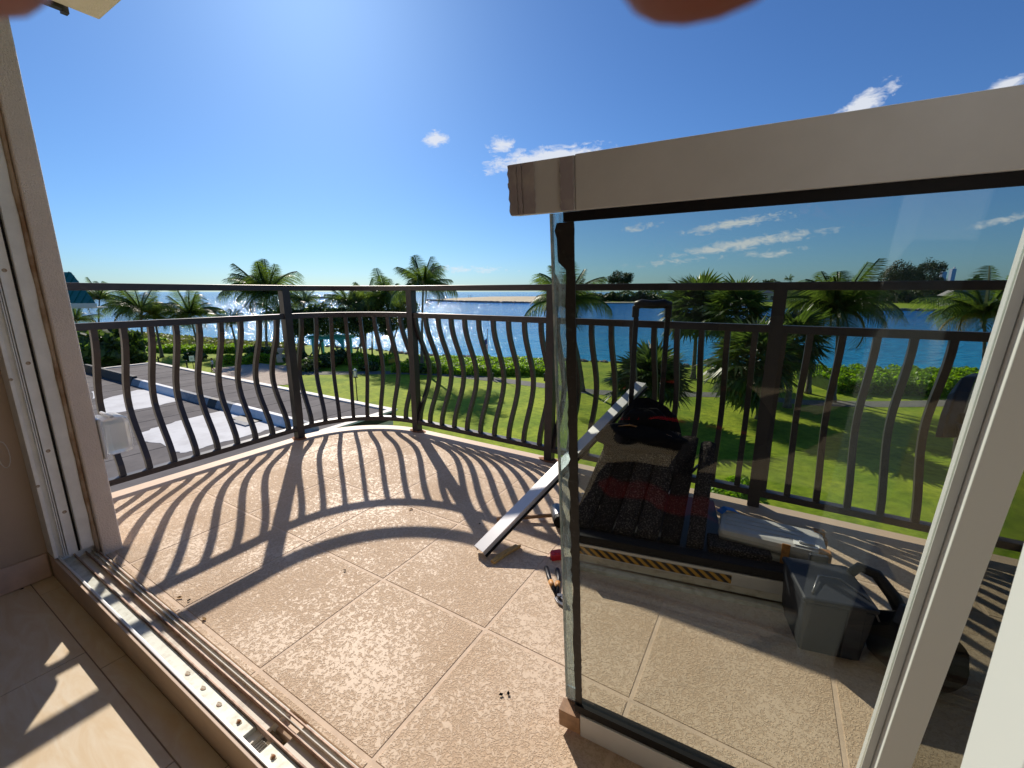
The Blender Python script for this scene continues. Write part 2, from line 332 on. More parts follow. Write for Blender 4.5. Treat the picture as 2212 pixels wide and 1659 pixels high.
M['carpet'] = mat('grey_carpet', (0.030, 0.026, 0.026), 0.95, spec=0.1, color2=(0.26, 0.23, 0.21), vscale=170, c2amt=0.30, bump=1.0, bscale=200)
M['carpet2'] = mat('dark_carpet', (0.016, 0.014, 0.014), 0.95, spec=0.1, color2=(0.15, 0.13, 0.12), vscale=170, c2amt=0.25, bump=1.0, bscale=200)
M['hazard'] = stripemat('hazard_tape', (0.015, 0.014, 0.012), (0.55, 0.30, 0.04), 14.0, R(50), 0.5)
M['silver'] = mat('silver_case', (0.55, 0.54, 0.52), 0.5, var=0.1, vscale=20)
M['orange'] = mat('orange_latch', (0.50, 0.24, 0.06), 0.5, color2=(0.28, 0.12, 0.04), vscale=40)
M['blue'] = mat('blue_tape', (0.03, 0.22, 0.70), 0.6)
M['red'] = mat('red_plastic', (0.65, 0.02, 0.03), 0.35)
M['yellow'] = mat('yellow_foam', (0.62, 0.40, 0.14), 0.7, var=0.2, vscale=60)
M['wood'] = mat('handle_wood', (0.34, 0.20, 0.11), 0.55, var=0.3, vscale=40)
M['steel'] = mat('tool_steel', (0.20, 0.20, 0.21), 0.35, metal=0.8, var=0.2, vscale=60)
M['bin'] = mat('dark_grey_plastic', (0.016, 0.019, 0.028), 0.55, var=0.15)
M['leafdry'] = mat('dry_leaf', (0.30, 0.17, 0.05), 0.8)
M['clear'] = mat('frosted_clear_cover', (0.86, 0.88, 0.90), 0.32); M['clear'].node_tree.nodes['Principled BSDF'].inputs['Transmission Weight'].default_value = 0.72
M['frost'] = mat('milky_plastic', (0.70, 0.72, 0.75), 0.3)
M['skin'] = mat('skin', (0.30, 0.10, 0.075), 0.5, var=0.08, vscale=30); M['skin'].node_tree.nodes['Principled BSDF'].inputs['Subsurface Weight'].default_value = 0.25
M['skin'].node_tree.nodes['Principled BSDF'].inputs['Subsurface Radius'].default_value = (0.012, 0.004, 0.002)
M['shirt'] = mat('red_shirt', (0.42, 0.03, 0.03), 0.85, bump=0.3, bscale=40)
M['shorts'] = mat('dark_shorts', (0.03, 0.03, 0.04), 0.85)
M['hair'] = mat('dark_hair', (0.03, 0.02, 0.015), 0.7)
M['bark'] = mat('palm_bark', (0.19, 0.16, 0.13), 0.9, color2=(0.09, 0.07, 0.055), vscale=3, bump=1.0, bscale=6)
M['frond'] = leafmat('frond_green', (0.070, 0.110, 0.036), 0.5, 0.38)
M['fronddry'] = leafmat('frond_yellow', (0.22, 0.17, 0.04), 0.35, 0.5)
M['fan'] = leafmat('fan_green', (0.070, 0.115, 0.040), 0.42, 0.4)
M['hedge'] = leafmat('sea_grape_leaf', (0.17, 0.30, 0.02), 0.45, 0.5)
M['shrub'] = leafmat('shrub_leaf', (0.045, 0.085, 0.025), 0.25, 0.3)
M['tree'] = leafmat('broadleaf', (0.045, 0.080, 0.025), 0.35, 0.45)
M['cas'] = leafmat('casuarina', (0.040, 0.062, 0.030), 0.2, 0.6)
M['fartree'] = leafmat('far_foliage', (0.050, 0.085, 0.032), 0.2, 0.6, vscale=0.2)
M['dune'] = leafmat('dune_leaf', (0.13, 0.16, 0.05), 0.3, 0.6, vscale=0.4)
M['lawn'] = groundmat('lawn_grass', (0.17, 0.27, 0.014), (0.31, 0.39, 0.028), 0.30, fine=2.2)
M['scrub'] = groundmat('dune_ground', (0.12, 0.17, 0.045), (0.24, 0.25, 0.10), 0.35, fine=3.0)
M['sand'] = groundmat('sand', (0.50, 0.42, 0.30), (0.62, 0.54, 0.41), 0.05, fine=0.8)
M['path'] = groundmat('asphalt_path', (0.16, 0.165, 0.17), (0.21, 0.21, 0.21), 0.4, bump=0.1)
M['paver'] = groundmat('paver', (0.54, 0.45, 0.41), (0.64, 0.55, 0.50), 0.6, bump=0.1)
M['rock'] = mat('rock', (0.23, 0.21, 0.19), 0.9, var=0.5, vscale=0.8, bump=0.6, bscale=2)
M['tar'] = mat('tar_felt', (0.105, 0.097, 0.100), 0.9, spec=0.3, color2=(0.14, 0.13, 0.13), vscale=1.4, c2amt=0.5, bump=0.25, bscale=14, detail=10)
M['tar2'] = mat('tar_felt_dark', (0.082, 0.076, 0.080), 0.9, spec=0.3, color2=(0.12, 0.11, 0.112), vscale=1.9, c2amt=0.5, bump=0.25, bscale=14, detail=10)
M['coat'] = mat('white_roof_coating', (0.56, 0.58, 0.60), 0.75, color2=(0.44, 0.45, 0.47), vscale=1.2, c2amt=0.45, bump=0.2, bscale=5)
M['curbw'] = mat('white_parapet', (0.76, 0.77, 0.78), 0.7, color2=(0.58, 0.60, 0.62), vscale=1.5, c2amt=0.35)
M['curbg'] = mat('grey_parapet', (0.26, 0.27, 0.28), 0.8, var=0.3)
M['tarblack'] = mat('black_mastic', (0.012, 0.011, 0.012), 0.6, bump=0.3, bscale=6)
M['trim'] = mat('white_trim', (0.72, 0.68, 0.60), 0.7)
M['greenroof'] = mat('green_metal_roof', (0.015, 0.16, 0.13), 0.42, var=0.1, vscale=0.5)
M['turq'] = mat('turquoise_paint', (0.05, 0.42, 0.42), 0.6, var=0.05)
M['white'] = mat('white_paint', (0.78, 0.81, 0.82), 0.6)
M['blackm'] = mat('black_metal', (0.02, 0.02, 0.02), 0.5)
M['window'] = mat('dark_window', (0.03, 0.04, 0.05), 0.1)
M['housew'] = mat('house_wall', (0.55, 0.53, 0.50), 0.8)
M['roofgrey'] = mat('roof_tile_grey', (0.30, 0.29, 0.28), 0.8, var=0.15)
M['tower'] = mat('tower_concrete', (0.45, 0.48, 0.52), 0.7)
M['water'] = watermat()
M['flagr'] = mat('flag_red', (0.55, 0.03, 0.05), 0.8); M['flagb'] = mat('flag_blue', (0.03, 0.05, 0.25), 0.8); M['flagw'] = mat('flag_white', (0.75, 0.75, 0.75), 0.8)

# ================================================================ BALCONY FLOOR
def slab_outline(off):
    """outline in (a,b): left edge a=-2.93, corner curve, front edge b=2.365; off moves it inwards"""
    A0, B1 = -2.93+off, 2.365-off
    pts = [(3.9, 0.42), (3.9, B1), (-2.26, B1)]
    for i in range(1, 17):
        t = math.pi/2*i/16; pts.append((-2.26-(0.67-off)*math.sin(t), 1.745+(0.62-off)*math.cos(t)))
    pts += [(A0, 0.42)]
    return pts[::-1]
def clip(poly, halfplanes):
    for (nx, ny, d) in halfplanes:      # keep nx*x+ny*y<=d
        o = []
        for i in range(len(poly)):
            p, q = poly[i], poly[(i+1) % len(poly)]
            fp, fq = nx*p[0]+ny*p[1]-d, nx*q[0]+ny*q[1]-d
            if fp <= 0: o.append(p)
            if fp*fq < 0: k = fp/(fp-fq); o.append((p[0]+(q[0]-p[0])*k, p[1]+(q[1]-p[1])*k))
        poly = o
        if len(poly) < 3: return []
    return poly
floor = link('balcony_floor', MB().prism([(x, y) for x, y in slab_outline(0)][::-1], -0.28, 0.0).mesh('balcony_floor', M['band']), loc=(0, 0, 0), rotz=ROT, bevel=0.012, kind='structure')
inner = slab_outline(0.165)
hp = []
n = len(inner)
cx = sum(p[0] for p in inner)/n; cy = sum(p[1] for p in inner)/n
for i in range(n):
    p, q = inner[i], inner[(i+1) % n]; nx, ny = q[1]-p[1], -(q[0]-p[0]); l = math.hypot(nx, ny)
    if l < 1e-6: continue
    nx /= l; ny /= l; d = nx*p[0]+ny*p[1]
    if nx*cx+ny*cy > d: nx, ny, d = -nx, -ny, -d
    hp.append((nx, ny, d))
hp.append((0, -1, -0.470))
jb = MB().prism(clip([(-3.5, 0.4), (3.85, 0.4), (3.85, 3), (-3.5, 3)], hp), 0.001, 0.0045)
link('joint_bed', jb.mesh('joint_bed', M['joint']), floor)
G = 0.0060
for i in range(-6, 11):
    for j in range(0, 6):
        a0 = -0.670+0.4605*i-0.0; b0 = 0.490-0.4535+0.4535*j
        pl = clip([(a0+G, b0+G), (a0+0.4605-G, b0+G), (a0+0.4605-G, b0+0.4535-G), (a0+G, b0+0.4535-G)], hp)
        if len(pl) < 3: continue
        me = MB().prism(pl, 0.0015, 0.0060).mesh('tile', M['tile']); link('tile', me, floor, bevel=0.0012)
# ================================================================ RAILING
rail = thing('balcony_railing', 'dark bronze metal railing with bellied bars curving round the balcony corner', 'railing', (0, 0, 0), ROT)
def arc(n=20):
    return [(-2.26-0.621*math.sin(math.pi/2*i/n), 1.745+0.573*math.cos(math.pi/2*i/n)) for i in range(n+1)]
def railpath(z): return [Vector((3.85, 2.318, z)), Vector((-2.26, 2.318, z))]+[Vector((x, y, z)) for x, y in arc()[1:]]+[Vector((-2.881, 0.53, z))]
link('top_rail', MB().sweep(railpath(1.0725), 0.052, 0.036).mesh('top_rail', M['rail']), rail, bevel=0.003)
link('mid_rail', MB().sweep(railpath(0.881), 0.032, 0.036).mesh('mid_rail', M['rail']), rail, bevel=0.002)
link('bottom_rail', MB().sweep(railpath(0.072), 0.044, 0.032).mesh('bottom_rail', M['rail']), rail, bevel=0.002)
pm = MB().box(-.026, .026, -.026, .026, 0.0, 1.058).mesh('post', M['rail'])
rustm = MB()
for (x, y) in [(-2.881, 1.745), (-2.26, 2.318), (-1.126, 2.318), (0.016, 2.318), (1.158, 2.318), (2.3, 2.318), (3.44, 2.318)]:
    link('post', pm, rail, loc=(x, y, 0))
for (x, y) in [(-2.881, 1.745), (-2.26, 2.318), (-1.126, 2.318)]:
    p = [(x+0.01+(0.055+0.03*random.random())*math.cos(t*0.6), y-0.012+(0.036+0.012*random.random())*math.sin(t*0.6)) for t in range(10)]
    link('rust_mark', MB().prism(p, 0.0008, 0.0022).mesh('rust_mark', M['rust']), rail)
def belly(s): return 0.128*0.5*(1-math.cos(2*math.pi*s**0.92))
bpts = []
for i in range(15):
    s = i/14; bpts.append((0, belly(s), 0.086+s*(0.866-0.086)))
bm = MB().sweep(bpts, 0.0262, 0.0262, side=(1, 0, 0)).mesh('baluster', M['rail'])
def bal(x, y, rz): link('baluster', bm, rail, loc=(x, y, 0), rotz=rz)
offs = [.035, .134, .25, .366, .482, .598, .714, .83, .946, 1.062]
for a0 in (-2.26, -1.126, 0.016, 1.158, 2.3):
    for o in offs: bal(a0+o, 2.318, 0)
for i in range(1, 9):
    t = math.pi/2*i/9; bal(-2.26-0.621*math.sin(t), 1.745+0.573*math.cos(t), t)
for k in range(10): bal(-2.881, 1.745-0.075-0.116*k, math.pi/2)

# ================================================================ BUILDING ROUND THE OPENING
wall = link('building_wall', MB().box(-5.5, -2.212, 0.462, 0.525, -0.30, 2.55).mesh('building_wall', M['stucco']), loc=(0, 0, 0), rotz=ROT, bevel=0.006,
     label='peach stucco wall end at the left of the door opening', category='wall')
link('interior_wall', MB().box(-2.55, -2.335, -4.2, 0.335, -0.05, 2.5).box(-3.2, -2.336, 0.30, 0.461, -0.2, 2.5).mesh('interior_wall', M['inwall']), rotz=ROT,
     label='brown painted interior wall beside the door track', category='wall')
link('baseboard', MB().box(-2.3345, -2.320, -4.2, 0.331, -0.048, 0.052).mesh('baseboard', M['base']), rotz=ROT, bevel=0.003,
     label='pinkish stone baseboard along the brown wall', category='baseboard')
for nm, bx, mm in (('room_ceiling', (-5.5, 4.2, -4.3, 0.461, 2.5, 2.62), 'ceil'), ('room_back_wall', (-2.335, 4.2, -4.35, -4.2, -0.05, 2.5), 'inwall'), ('room_right_wall', (3.0, 3.15, -4.2, 0.33, -0.05, 2.5), 'inwall')):
    link(nm, MB().box(*bx).mesh(nm, M[mm]), rotz=ROT, kind='structure')
# overhang above with its dark shutter channel
oh = thing('roof_overhang', 'beige roof overhang corner with a dark channel at the top left', 'roof', (0, 0, 0), ROT)
link('soffit', MB().box(-3.10, 5.0, 0.526, 1.065, 2.40, 2.62).mesh('soffit', M['stucco']), oh, bevel=0.006)
link('shutter_channel', MB().box(-3.135, -3.101, 0.526, 0.93, 2.385, 2.42).mesh('shutter_channel', M['blackm']), oh)
link('shutter_clip', MB().box(-3.15, -3.115, 0.93, 0.955, 2.38, 2.43).mesh('shutter_clip', M['blackm']), oh)

# interior floor tiles (5 cm below the sill)
ifl = link('interior_floor', MB().box(-2.34, 3.0, -4.2, 0.352, -0.20, -0.0515).mesh('interior_floor', M['grout']), rotz=ROT, kind='structure')
for i in range(-3, 5):
    for j in range(0, 6):
        a0 = -2.331+0.61*(i+3); b1 = 0.273-0.457*j
        off = 0.305*(j % 2)
        a1 = a0-off
        x0, x1 = max(a1+.0015, -2.3315), a1+0.61-.0015
        if x1 > x0: link('floor_tile', MB().box(x0, x1, b1-0.457+.0015, b1-.0015, -0.056, -0.05).mesh('floor_tile', M['trav']), ifl, bevel=0.001)
for i in range(0, 9):
    a0 = -2.331+0.61*i+0.12; link('border_tile', MB().box(max(-2.3315, a0-0.61+.0015), a0-.0015, 0.2745, 0.3345, -0.056, -0.05).mesh('border_tile', M['trav']), ifl, bevel=0.001)

# ================================================================ DOOR TRACK AND JAMBS
tr = thing('door_track', 'worn metal sliding door track between the stone floor and the balcony', 'door track', (0, 0, 0), ROT)
link('fascia', MB().box(-2.318, 2.9, 0.3352, 0.3440, -0.0512, 0.046).mesh('fascia', M['fascia']), tr, bevel=0.001)
link('inner_flange', MB().box(-2.316, 2.9, 0.3445, 0.3525, 0.02, 0.0505).mesh('inner_flange', M['aluw']), tr, bevel=0.0015)
link('base_channel', MB().box(-2.30, -0.935, 0.353, 0.462, -0.02, 0.0165).box(-0.865, 2.9, 0.353, 0.462, -0.02, 0.0165).mesh('base_channel', M['frameold']), tr)
link('sill_plate', MB().box(-2.262, -0.955, 0.3535, 0.3895, 0.012, 0.030).box(-0.885, 2.9, 0.3535, 0.3895, 0.012, 0.030).mesh('sill_plate', M['alu']), tr, bevel=0.0015)
for nm, b0, w, z1, mm in (('inner_rib', 0.390, .0045, .037, 'railrust'), ('outer_rib', 0.4235, .0032, .031, 'railrust'), ('outer_lip', 0.4410, .0030, .025, 'frameold'), ('outer_edge', 0.4530, .0040, .023, 'railrust')):
    link(nm, MB().box(-2.262, 2.9, b0, b0+w, 0.0166, z1).mesh(nm, M[mm]), tr, bevel=0.0008)
link('mortar_pocket', MB().box(-0.954, -0.886, 0.354, 0.4145, -0.02, 0.004).mesh('mortar_pocket', mat('mortar_pocket', (0.22, 0.17, 0.11), 0.95, color2=(0.10, 0.07, 0.04), vscale=50, bump=1, bscale=90)), tr)
for k in range(9): link('mortar_ridge', MB().tube([(-0.95+0.0075*k, 0.357, 0.006), (-0.948+0.0075*k, 0.372, 0.0085), (-0.951+0.0075*k, 0.387, 0.006)], 0.0028, 6).mesh('mortar_ridge', M['frameold']), tr)
scr = MB().tube([(0, 0, 0), (0, 0, 0.0025), (0, 0, 0.0035)], [0.0042, 0.0038, 0.0020], 12).mesh('screw', M['rust'])
dab = mat('filler_dab', (0.50, 0.45, 0.36), 0.9, color2=(0.30, 0.18, 0.10), vscale=120)
dabm = MB().prism([(0.009*math.cos(t*.7)*(1+.2*math.sin(t*2.1)), 0.0055*math.sin(t*.7)) for t in range(9)], 0, 0.0012).mesh('filler_dab', dab)
for k, a in enumerate([-1.26, -1.175, -1.09, -1.0, -0.85, -0.77, -0.68, -0.58, -0.40, -0.2, 0.1]):
    link('filler_dab', dabm, tr, loc=(a, 0.372+0.003*math.sin(k*3), 0.030))
    if k > 2: link('screw', scr, tr, loc=(a+.001, 0.372+0.003*math.sin(k*3), 0.032))
lj = thing('door_jamb', 'off white aluminium door jamb with screw holes beside the brown wall', 'door frame', (0, 0, 0), ROT)
link('jamb_plate', MB().box(-2.334, -2.262, 0.3465, 0.4615, 0.0106, 2.5).mesh('jamb_plate', M['frame']), lj)
link('inner_stop', MB().box(-2.335, -2.243, 0.3362, 0.3462, 0.052, 2.5).mesh('inner_stop', M['frame']), lj, bevel=0.001)
for b0, a1 in ((0.3625, -2.243), (0.3685, -2.246), (0.3745, -2.243)):
    link('channel_rib', MB().box(-2.2615, a1, b0, b0+0.0026, 0.044, 2.49).mesh('channel_rib', M['frame']), lj)
link('channel_face', MB().box(-2.2615, -2.252, 0.3780, 0.4035, 0.044, 2.49).mesh('channel_face', M['frame']), lj)
link('gap_strip', MB().box(-2.2615, -2.256, 0.4045, 0.4105, 0.044, 2.49).mesh('gap_strip', M['black']), lj)  # black strip stands in for the dark gap beside the outer stile
link('outer_stile', MB().box(-2.2610, -2.236, 0.4115, 0.4500, 0.052, 2.49).mesh('outer_stile', M['frame']), lj, bevel=0.002)
link('caulk_bead', MB().tube([(-2.234+0.0015*math.sin(i*1.7), 0.455, 0.02+i*0.08) for i in range(31)], [0.0075+0.0015*math.sin(i*2.3) for i in range(31)], 8).mesh('caulk_bead', mat('caulk', (0.50, 0.38, 0.27), 0.7, color2=(0.30, 0.18, 0.10), vscale=14), True), lj)
hole = MB().tube([(-2.2519, 0, 0), (-2.2505, 0, 0)], [0.0065, 0.0062], 12).mesh('screw_plug', dab)
for z in (0.22, 0.47, 0.80, 1.12): link('screw_plug', hole, lj, loc=(0, 0.390+0.002*math.sin(z*9), z))
hole2 = MB().tube([(-2.2425, 0, 0), (-2.2410, 0, 0)], [0.0055, 0.0050], 12).mesh('screw_hole', dab)
for z in (0.35, 0.75): link('screw_hole', hole2, lj, loc=(0, 0.3405, z))
rj = thing('sunlit_door_jamb', 'white sunlit door jamb in the lower right corner nearest the viewer', 'door frame', (0, 0, 0), ROT)
link('jamb_face', MB().box(0.187, 0.26, 0.392, 0.4650, 0.044, 2.5).mesh('jamb_face', M['white']), rj, bevel=0.0015)
link('jamb_flange', MB().box(0.192, 0.27, 0.3660, 0.3915, 0.044, 2.5).mesh('jamb_flange', M['frame']), rj, bevel=0.0015)

# pull cord on the brown wall
cord = MB().tube([(-2.316, 0.290+0.014*math.sin(t*0.45), 0.475-0.05*math.cos(t*0.45)) for t in range(0, 15)], 0.0014, 6).mesh('bead_cord', M['aluw'], True)
link('bead_cord', cord, rotz=ROT, label='thin beaded cord hanging against the brown wall at the left edge', category='cord')

# weatherproof clear cover on the outside wall
oc = thing('outlet_cover', 'clear plastic weatherproof outlet cover on the outside of the stucco wall', 'outlet cover', L(-2.285, 0.526, 0.475), ROT)
link('cover', MB().box(-.072, .078, 0.012, .100, -.072, .078).mesh('cover', M['clear']), oc, bevel=0.02)
link('socket', MB().box(-.045, .045, 0.012, .030, -.055, .055).mesh('socket', M['frost']), oc, bevel=0.008)
link('back_plate', MB().box(-.075, .079, 0.0, .011, -.080, .086).mesh('back_plate', M['frost']), oc, bevel=0.004)
link('hinge', MB().tube([(-.06, .05, .083), (.06, .05, .083)], .006, 8).mesh('hinge', M['frost']), oc)

# ================================================================ LEANING GLASS PANEL
PA = R(28.0); LEAN = R(8.0)
ph = Vector((math.cos(PA), -math.sin(PA), 0)); pn0 = Vector((math.sin(PA), math.cos(PA), 0))
pu = Vector((0, 0, 1))*math.cos(LEAN)-pn0*math.sin(LEAN)
pn = ph.cross(pu); pn = pn if pn.dot(pn0) < 0 else -pn            # pn points to the camera side
pb = ground(1211, 1569, 0.012)
panel = thing('glass_door_panel', 'beige framed tinted glass door panel leaning on the balcony', 'door panel', pb)
Mx = Matrix((( ph.x, -pn.x, pu.x), (ph.y, -pn.y, pu.y), (ph.z, -pn.z, pu.z))).to_4x4()
panel.rotation_euler = Mx.to_euler()      # local x = along, y = outwards (away from viewer), z = up the panel
def pbx(name, x0, x1, y0, y1, z0, z1, m, bv=0.0): return link(name, MB().box(x0, x1, y0, y1, z0, z1).mesh(name, M[m]), panel, bevel=bv)
pbx('top_frame', 0.058, 1.32, 0, 0.032, 1.166, 1.241, 'framed', .0015)
pbx('top_frame_end', -0.050, 0.0575, 0.001, 0.031, 1.1665, 1.240, 'framed', .001)
for x0, x1 in ((-0.0505, -0.036), (-0.0345, -0.0275), (-0.0255, -0.006), (0.036, 0.056)):
    v = MB(); n = 12; vs = []
    for i in range(n+1):
        z = 1.1675+i*(0.0715/n); w = 0.0012*math.sin(i*2.2+x0*90)
        vs += [(x0+w, 0, z), (x1+w*0.6, 0, z)]
    fs = [(2*i, 2*i+1, 2*i+3, 2*i+2) for i in range(n)]
    vs2 = [(x, -0.0016, z) for x, y, z in vs]; k = len(vs)
    v.add(vs+vs2, [tuple(reversed(f)) for f in fs]+[tuple(j+k for j in f) for f in fs]+[(2*i, 2*i+2, 2*i+2+k, 2*i+k) for i in range(n)]+[(2*i+1, 2*i+1+k, 2*i+3+k, 2*i+3) for i in range(n)])
    link('residue_strip', v.mesh('residue_strip', M['resid']), panel)
link('stray_screw', MB().tube([(-.0502, .01, 1.212), (-.056, .01, 1.2135), (-.0565, .01, 1.2135)], [.0012, .0015, .0028], 8).mesh('stray_screw', M['steel']), panel)
pbx('bottom_frame', 0.050, 1.32, 0, 0.032, 0.0, 0.071, 'framed', .0015)
pbx('end_cap', -0.003, 0.0495, -0.001, 0.031, 0.006, 0.060, 'wood', .001)
pbx('end_bracket', 0.006, 0.035, 0.0315, 0.036, 0.02, 0.105, 'aluw', .0005)
capdirt = M['resid']
pbx('top_gasket', 0.036, 1.31, 0.006, 0.024, 1.1515, 1.1655, 'black')
pbx('bottom_gasket', 0.036, 1.31, 0.004, 0.026, 0.0715, 0.0955, 'black')
pbx('glass_pane', 0.015, 0.5435, 0.0125, 0.0185, 0.0957, 1.1512, 'glass')
pbx('second_pane', 0.5935, 1.30, 0.0125, 0.0185, 0.0957, 1.1512, 'glass2')
pbx('glass_edge', 0.0115, 0.0148, 0.0118, 0.0192, 0.0957, 1.1655, 'edgeg')
pbx('pane_corner', 0.015, 0.0355, 0.0125, 0.0185, 1.1515, 1.1655, 'glass')
# rough sealant bead down the free edge
v = MB(); n = 90; vs = []
for i in range(n+1):
    z = 0.0958+i*(1.0555/n)
    w0 = 0.0355+0.0008*math.sin(i*0.7)+0.0010*math.sin(i*0.23+1)-0.004*(random.random()**9)-(.012 if i > 84 else 0); w1 = 0.0515+0.0012*random.random()**3
    vs += [(w0, 0.0118, z), (w1, 0.0118, z), (w1, 0.0088+0.0008*random.random(), z), (w0, 0.0092, z)]
v.add(vs, [(4*i+j, 4*i+(j+1) % 4, 4*i+4+(j+1) % 4, 4*i+4+j) for i in range(n) for j in range(4)]+[(3, 2, 1, 0), tuple(4*n+j for j in range(4))])
link('sealant_bead', v.mesh('sealant_bead', M['seal']), panel)
smear = bpy.data.materials.new('milky_smear'); smear.use_nodes = True; t = smear.node_tree; t.nodes.clear()
o_ = t.nodes.new('ShaderNodeOutputMaterial'); tr_ = t.nodes.new('ShaderNodeBsdfTransparent'); df = t.nodes.new('ShaderNodeBsdfPrincipled'); mx_ = t.nodes.new('ShaderNodeMixShader')
df.inputs['Base Color'].default_value = (0.62, 0.72, 0.78, 1); df.inputs['Roughness'].default_value = 0.3; tr_.inputs[0].default_value = (0.82, 0.90, 0.92, 1)
tc_ = t.nodes.new('ShaderNodeTexCoord'); mp_ = t.nodes.new('ShaderNodeMapping'); mp_.inputs['Scale'].default_value = (2.5, 1, 0.35); nn = t.nodes.new('ShaderNodeTexNoise'); nn.inputs['Scale'].default_value = 60; nn.inputs['Detail'].default_value = 7; nn.inputs['Roughness'].default_value = 0.7
t.links.new(tc_.outputs['Object'], mp_.inputs[0]); t.links.new(mp_.outputs[0], nn.inputs['Vector']); cr_ = t.nodes.new('ShaderNodeValToRGB'); cr_.color_ramp.elements[0].position = 0.38; cr_.color_ramp.elements[1].position = 0.66
cr_.color_ramp.elements[0].color = (0.10, 0.10, 0.10, 1); cr_.color_ramp.elements[1].color = (0.45, 0.45, 0.45, 1)
t.links.new(nn.outputs['Fac'], cr_.inputs[0]); t.links.new(cr_.outputs[0], mx_.inputs[0]); t.links.new(tr_.outputs[0], mx_.inputs[1]); t.links.new(df.outputs[0], mx_.inputs[2]); t.links.new(mx_.outputs[0], o_.inputs[0])
link('adhesive_strip', MB().box(0.0150, 0.0350, 0.0112, 0.0122, 0.0960, 1.1650).mesh('adhesive_strip', smear), panel)
pbx('stile_flange', 0.544, 0.5540, 0.012, 0.030, 0.0957, 1.1488, 'framed', .0008)
pbx('stile', 0.5550, 0.5930, -0.004, 0.030, 0.0957, 1.1488, 'white', .0012)

# ================================================================ THINGS ON THE BALCONY
def V3(*a): return Vector(a)
# --- long aluminium channel leaning on the railing
c0 = ground(1040, 1196, 0.012); c1 = L(-0.56, 2.275, 0.548)
d = (c1-c0); ln = d.length; d.normalize(); sd = Vector((0, 0, 1)).cross(d).normalized(); un = d.cross(sd).normalized()
ch = thing('aluminium_channel', 'long satin aluminium channel leaning diagonally on the railing bars', 'metal channel', c0)
ch.rotation_euler = Matrix(((d.x, sd.x, un.x), (d.y, sd.y, un.y), (d.z, sd.z, un.z))).to_euler()
link('web', MB().box(0, ln, -.026, .026, .028, .031).mesh('web', M['aluw']), ch)
link('side_wall', MB().box(0, ln, -.029, -.0262, .0, .031).mesh('side_wall', M['aluw']), ch)
link('side_wall', MB().box(0, ln, .0262, .029, .0, .031).mesh('side_wall', M['aluw']), ch)
link('glazing_lip', MB().box(0, ln, -.0385, -.0292, .004, .010).mesh('glazing_lip', M['black']), ch)
# --- mallet
mp0 = ground(1073, 1122, 0.018); mp1 = ground(1205, 1112, 0.035)
mal = thing('mallet', 'mallet with a wooden handle lying under the aluminium channel', 'mallet', mp0)
dd = mp1-mp0
link('handle', MB().tube([(0, 0, 0), dd*.15, dd*.55, dd*.98], [.0115, .012, .0095, .009], 10).mesh('handle', M['wood'], True), mal)
hx = Vector((dd.y, -dd.x, 0)).normalized()
link('head', MB().tube([dd-hx*.05+V3(0, 0, .004), dd-hx*.047+V3(0, 0, .004), dd+hx*.047+V3(0, 0, .004), dd+hx*.05+V3(0, 0, .004)], [.027, .031, .031, .027], 18).mesh('head', M['steel'], True), mal, bevel=.001)
link('rubber_face', MB().tube([dd+hx*.0505+V3(0, 0, .004), dd+hx*.072+V3(0, 0, .004)], [.030, .029], 18).mesh('rubber_face', M['black']), mal)
# --- yellow foam scrap
p = [ground(1064, 1216, .008), ground(1078, 1204, .012), ground(1096, 1192, .014), ground(1118, 1180, .012)]
fs_ = thing('foam_scrap', 'bent yellow scrap of foam beside the foot of the aluminium channel', 'scrap', p[0])
link('foam', MB().sweep([q-p[0] for q in p], .022, .015).mesh('foam', M['yellow']), fs_, bevel=.003)
link('torn_end', MB().sweep([p[3]-p[0], p[3]-p[0]+V3(.012, -.006, .003)], .014, .010).mesh('torn_end', M['yellow']), fs_, bevel=.002)
# --- red tape measure
q = ground(1203, 1208, 0)
tm = thing('red_tape_measure', 'small red tape measure lying at the free edge of the glass panel', 'tape measure', q, R(15))
link('case', MB().prism([(-.026, -.016), (.026, -.016), (.029, 0), (.022, .022), (-.018, .024), (-.028, .006)], 0.0, .030).mesh('case', M['red']), tm, bevel=.004)
link('hook', MB().box(-.030, -.0265, -.006, .006, .004, .012).mesh('hook', M['steel']), tm)
link('dial', MB().tube([(0, .002, .0303), (0, .002, .0325)], [.012, .011], 14).mesh('dial', M['red']), tm)
# --- pliers
q = ground(1212, 1310, 0.006)
pl = thing('pliers', 'black handled groove joint pliers lying open on the textured deck', 'pliers', q)
A = ground(1180, 1226, .010)-q; B = ground(1204, 1230, .010)-q; P0 = ground(1203, 1288, .012)-q
link('handle', MB().tube([A, A*.62+P0*.38+V3(-.004, 0, 0), P0], [.0085, .0080, .006], 9).mesh('handle', M['blackpl'], True), pl)
link('handle', MB().tube([B, B*.62+P0*.38+V3(.006, 0, 0), P0+V3(.002, .006, 0)], [.0085, .0080, .006], 9).mesh('handle', M['blackpl'], True), pl)
for e, dr in ((A, -1), (B, 1)):
    link('orange_grip', MB().tube([e*.50+P0*.50+V3(dr*.003, 0, 0), e*.30+P0*.70+V3(dr*.002, 0, 0)], [.0092, .0088], 9).mesh('orange_grip', M['orange'], True), pl)
J = (P0+V3(.004, -.010, 0))
link('jaw', MB().prism([(J.x-.014, J.y+.004), (J.x+.002, J.y+.006), (J.x+.014, J.y-.020), (J.x+.022, J.y-.036), (J.x+.012, J.y-.040), (J.x-.006, J.y-.022)], -.003, .009).mesh('jaw', M['steel']), pl, bevel=.001)
link('jaw', MB().prism([(J.x-.004, J.y+.010), (J.x+.012, J.y+.012), (J.x+.026, J.y-.012), (J.x+.027, J.y-.030), (J.x+.020, J.y-.032), (J.x+.008, J.y-.012)], .0095, .017).mesh('jaw', M['steel']), pl, bevel=.001)
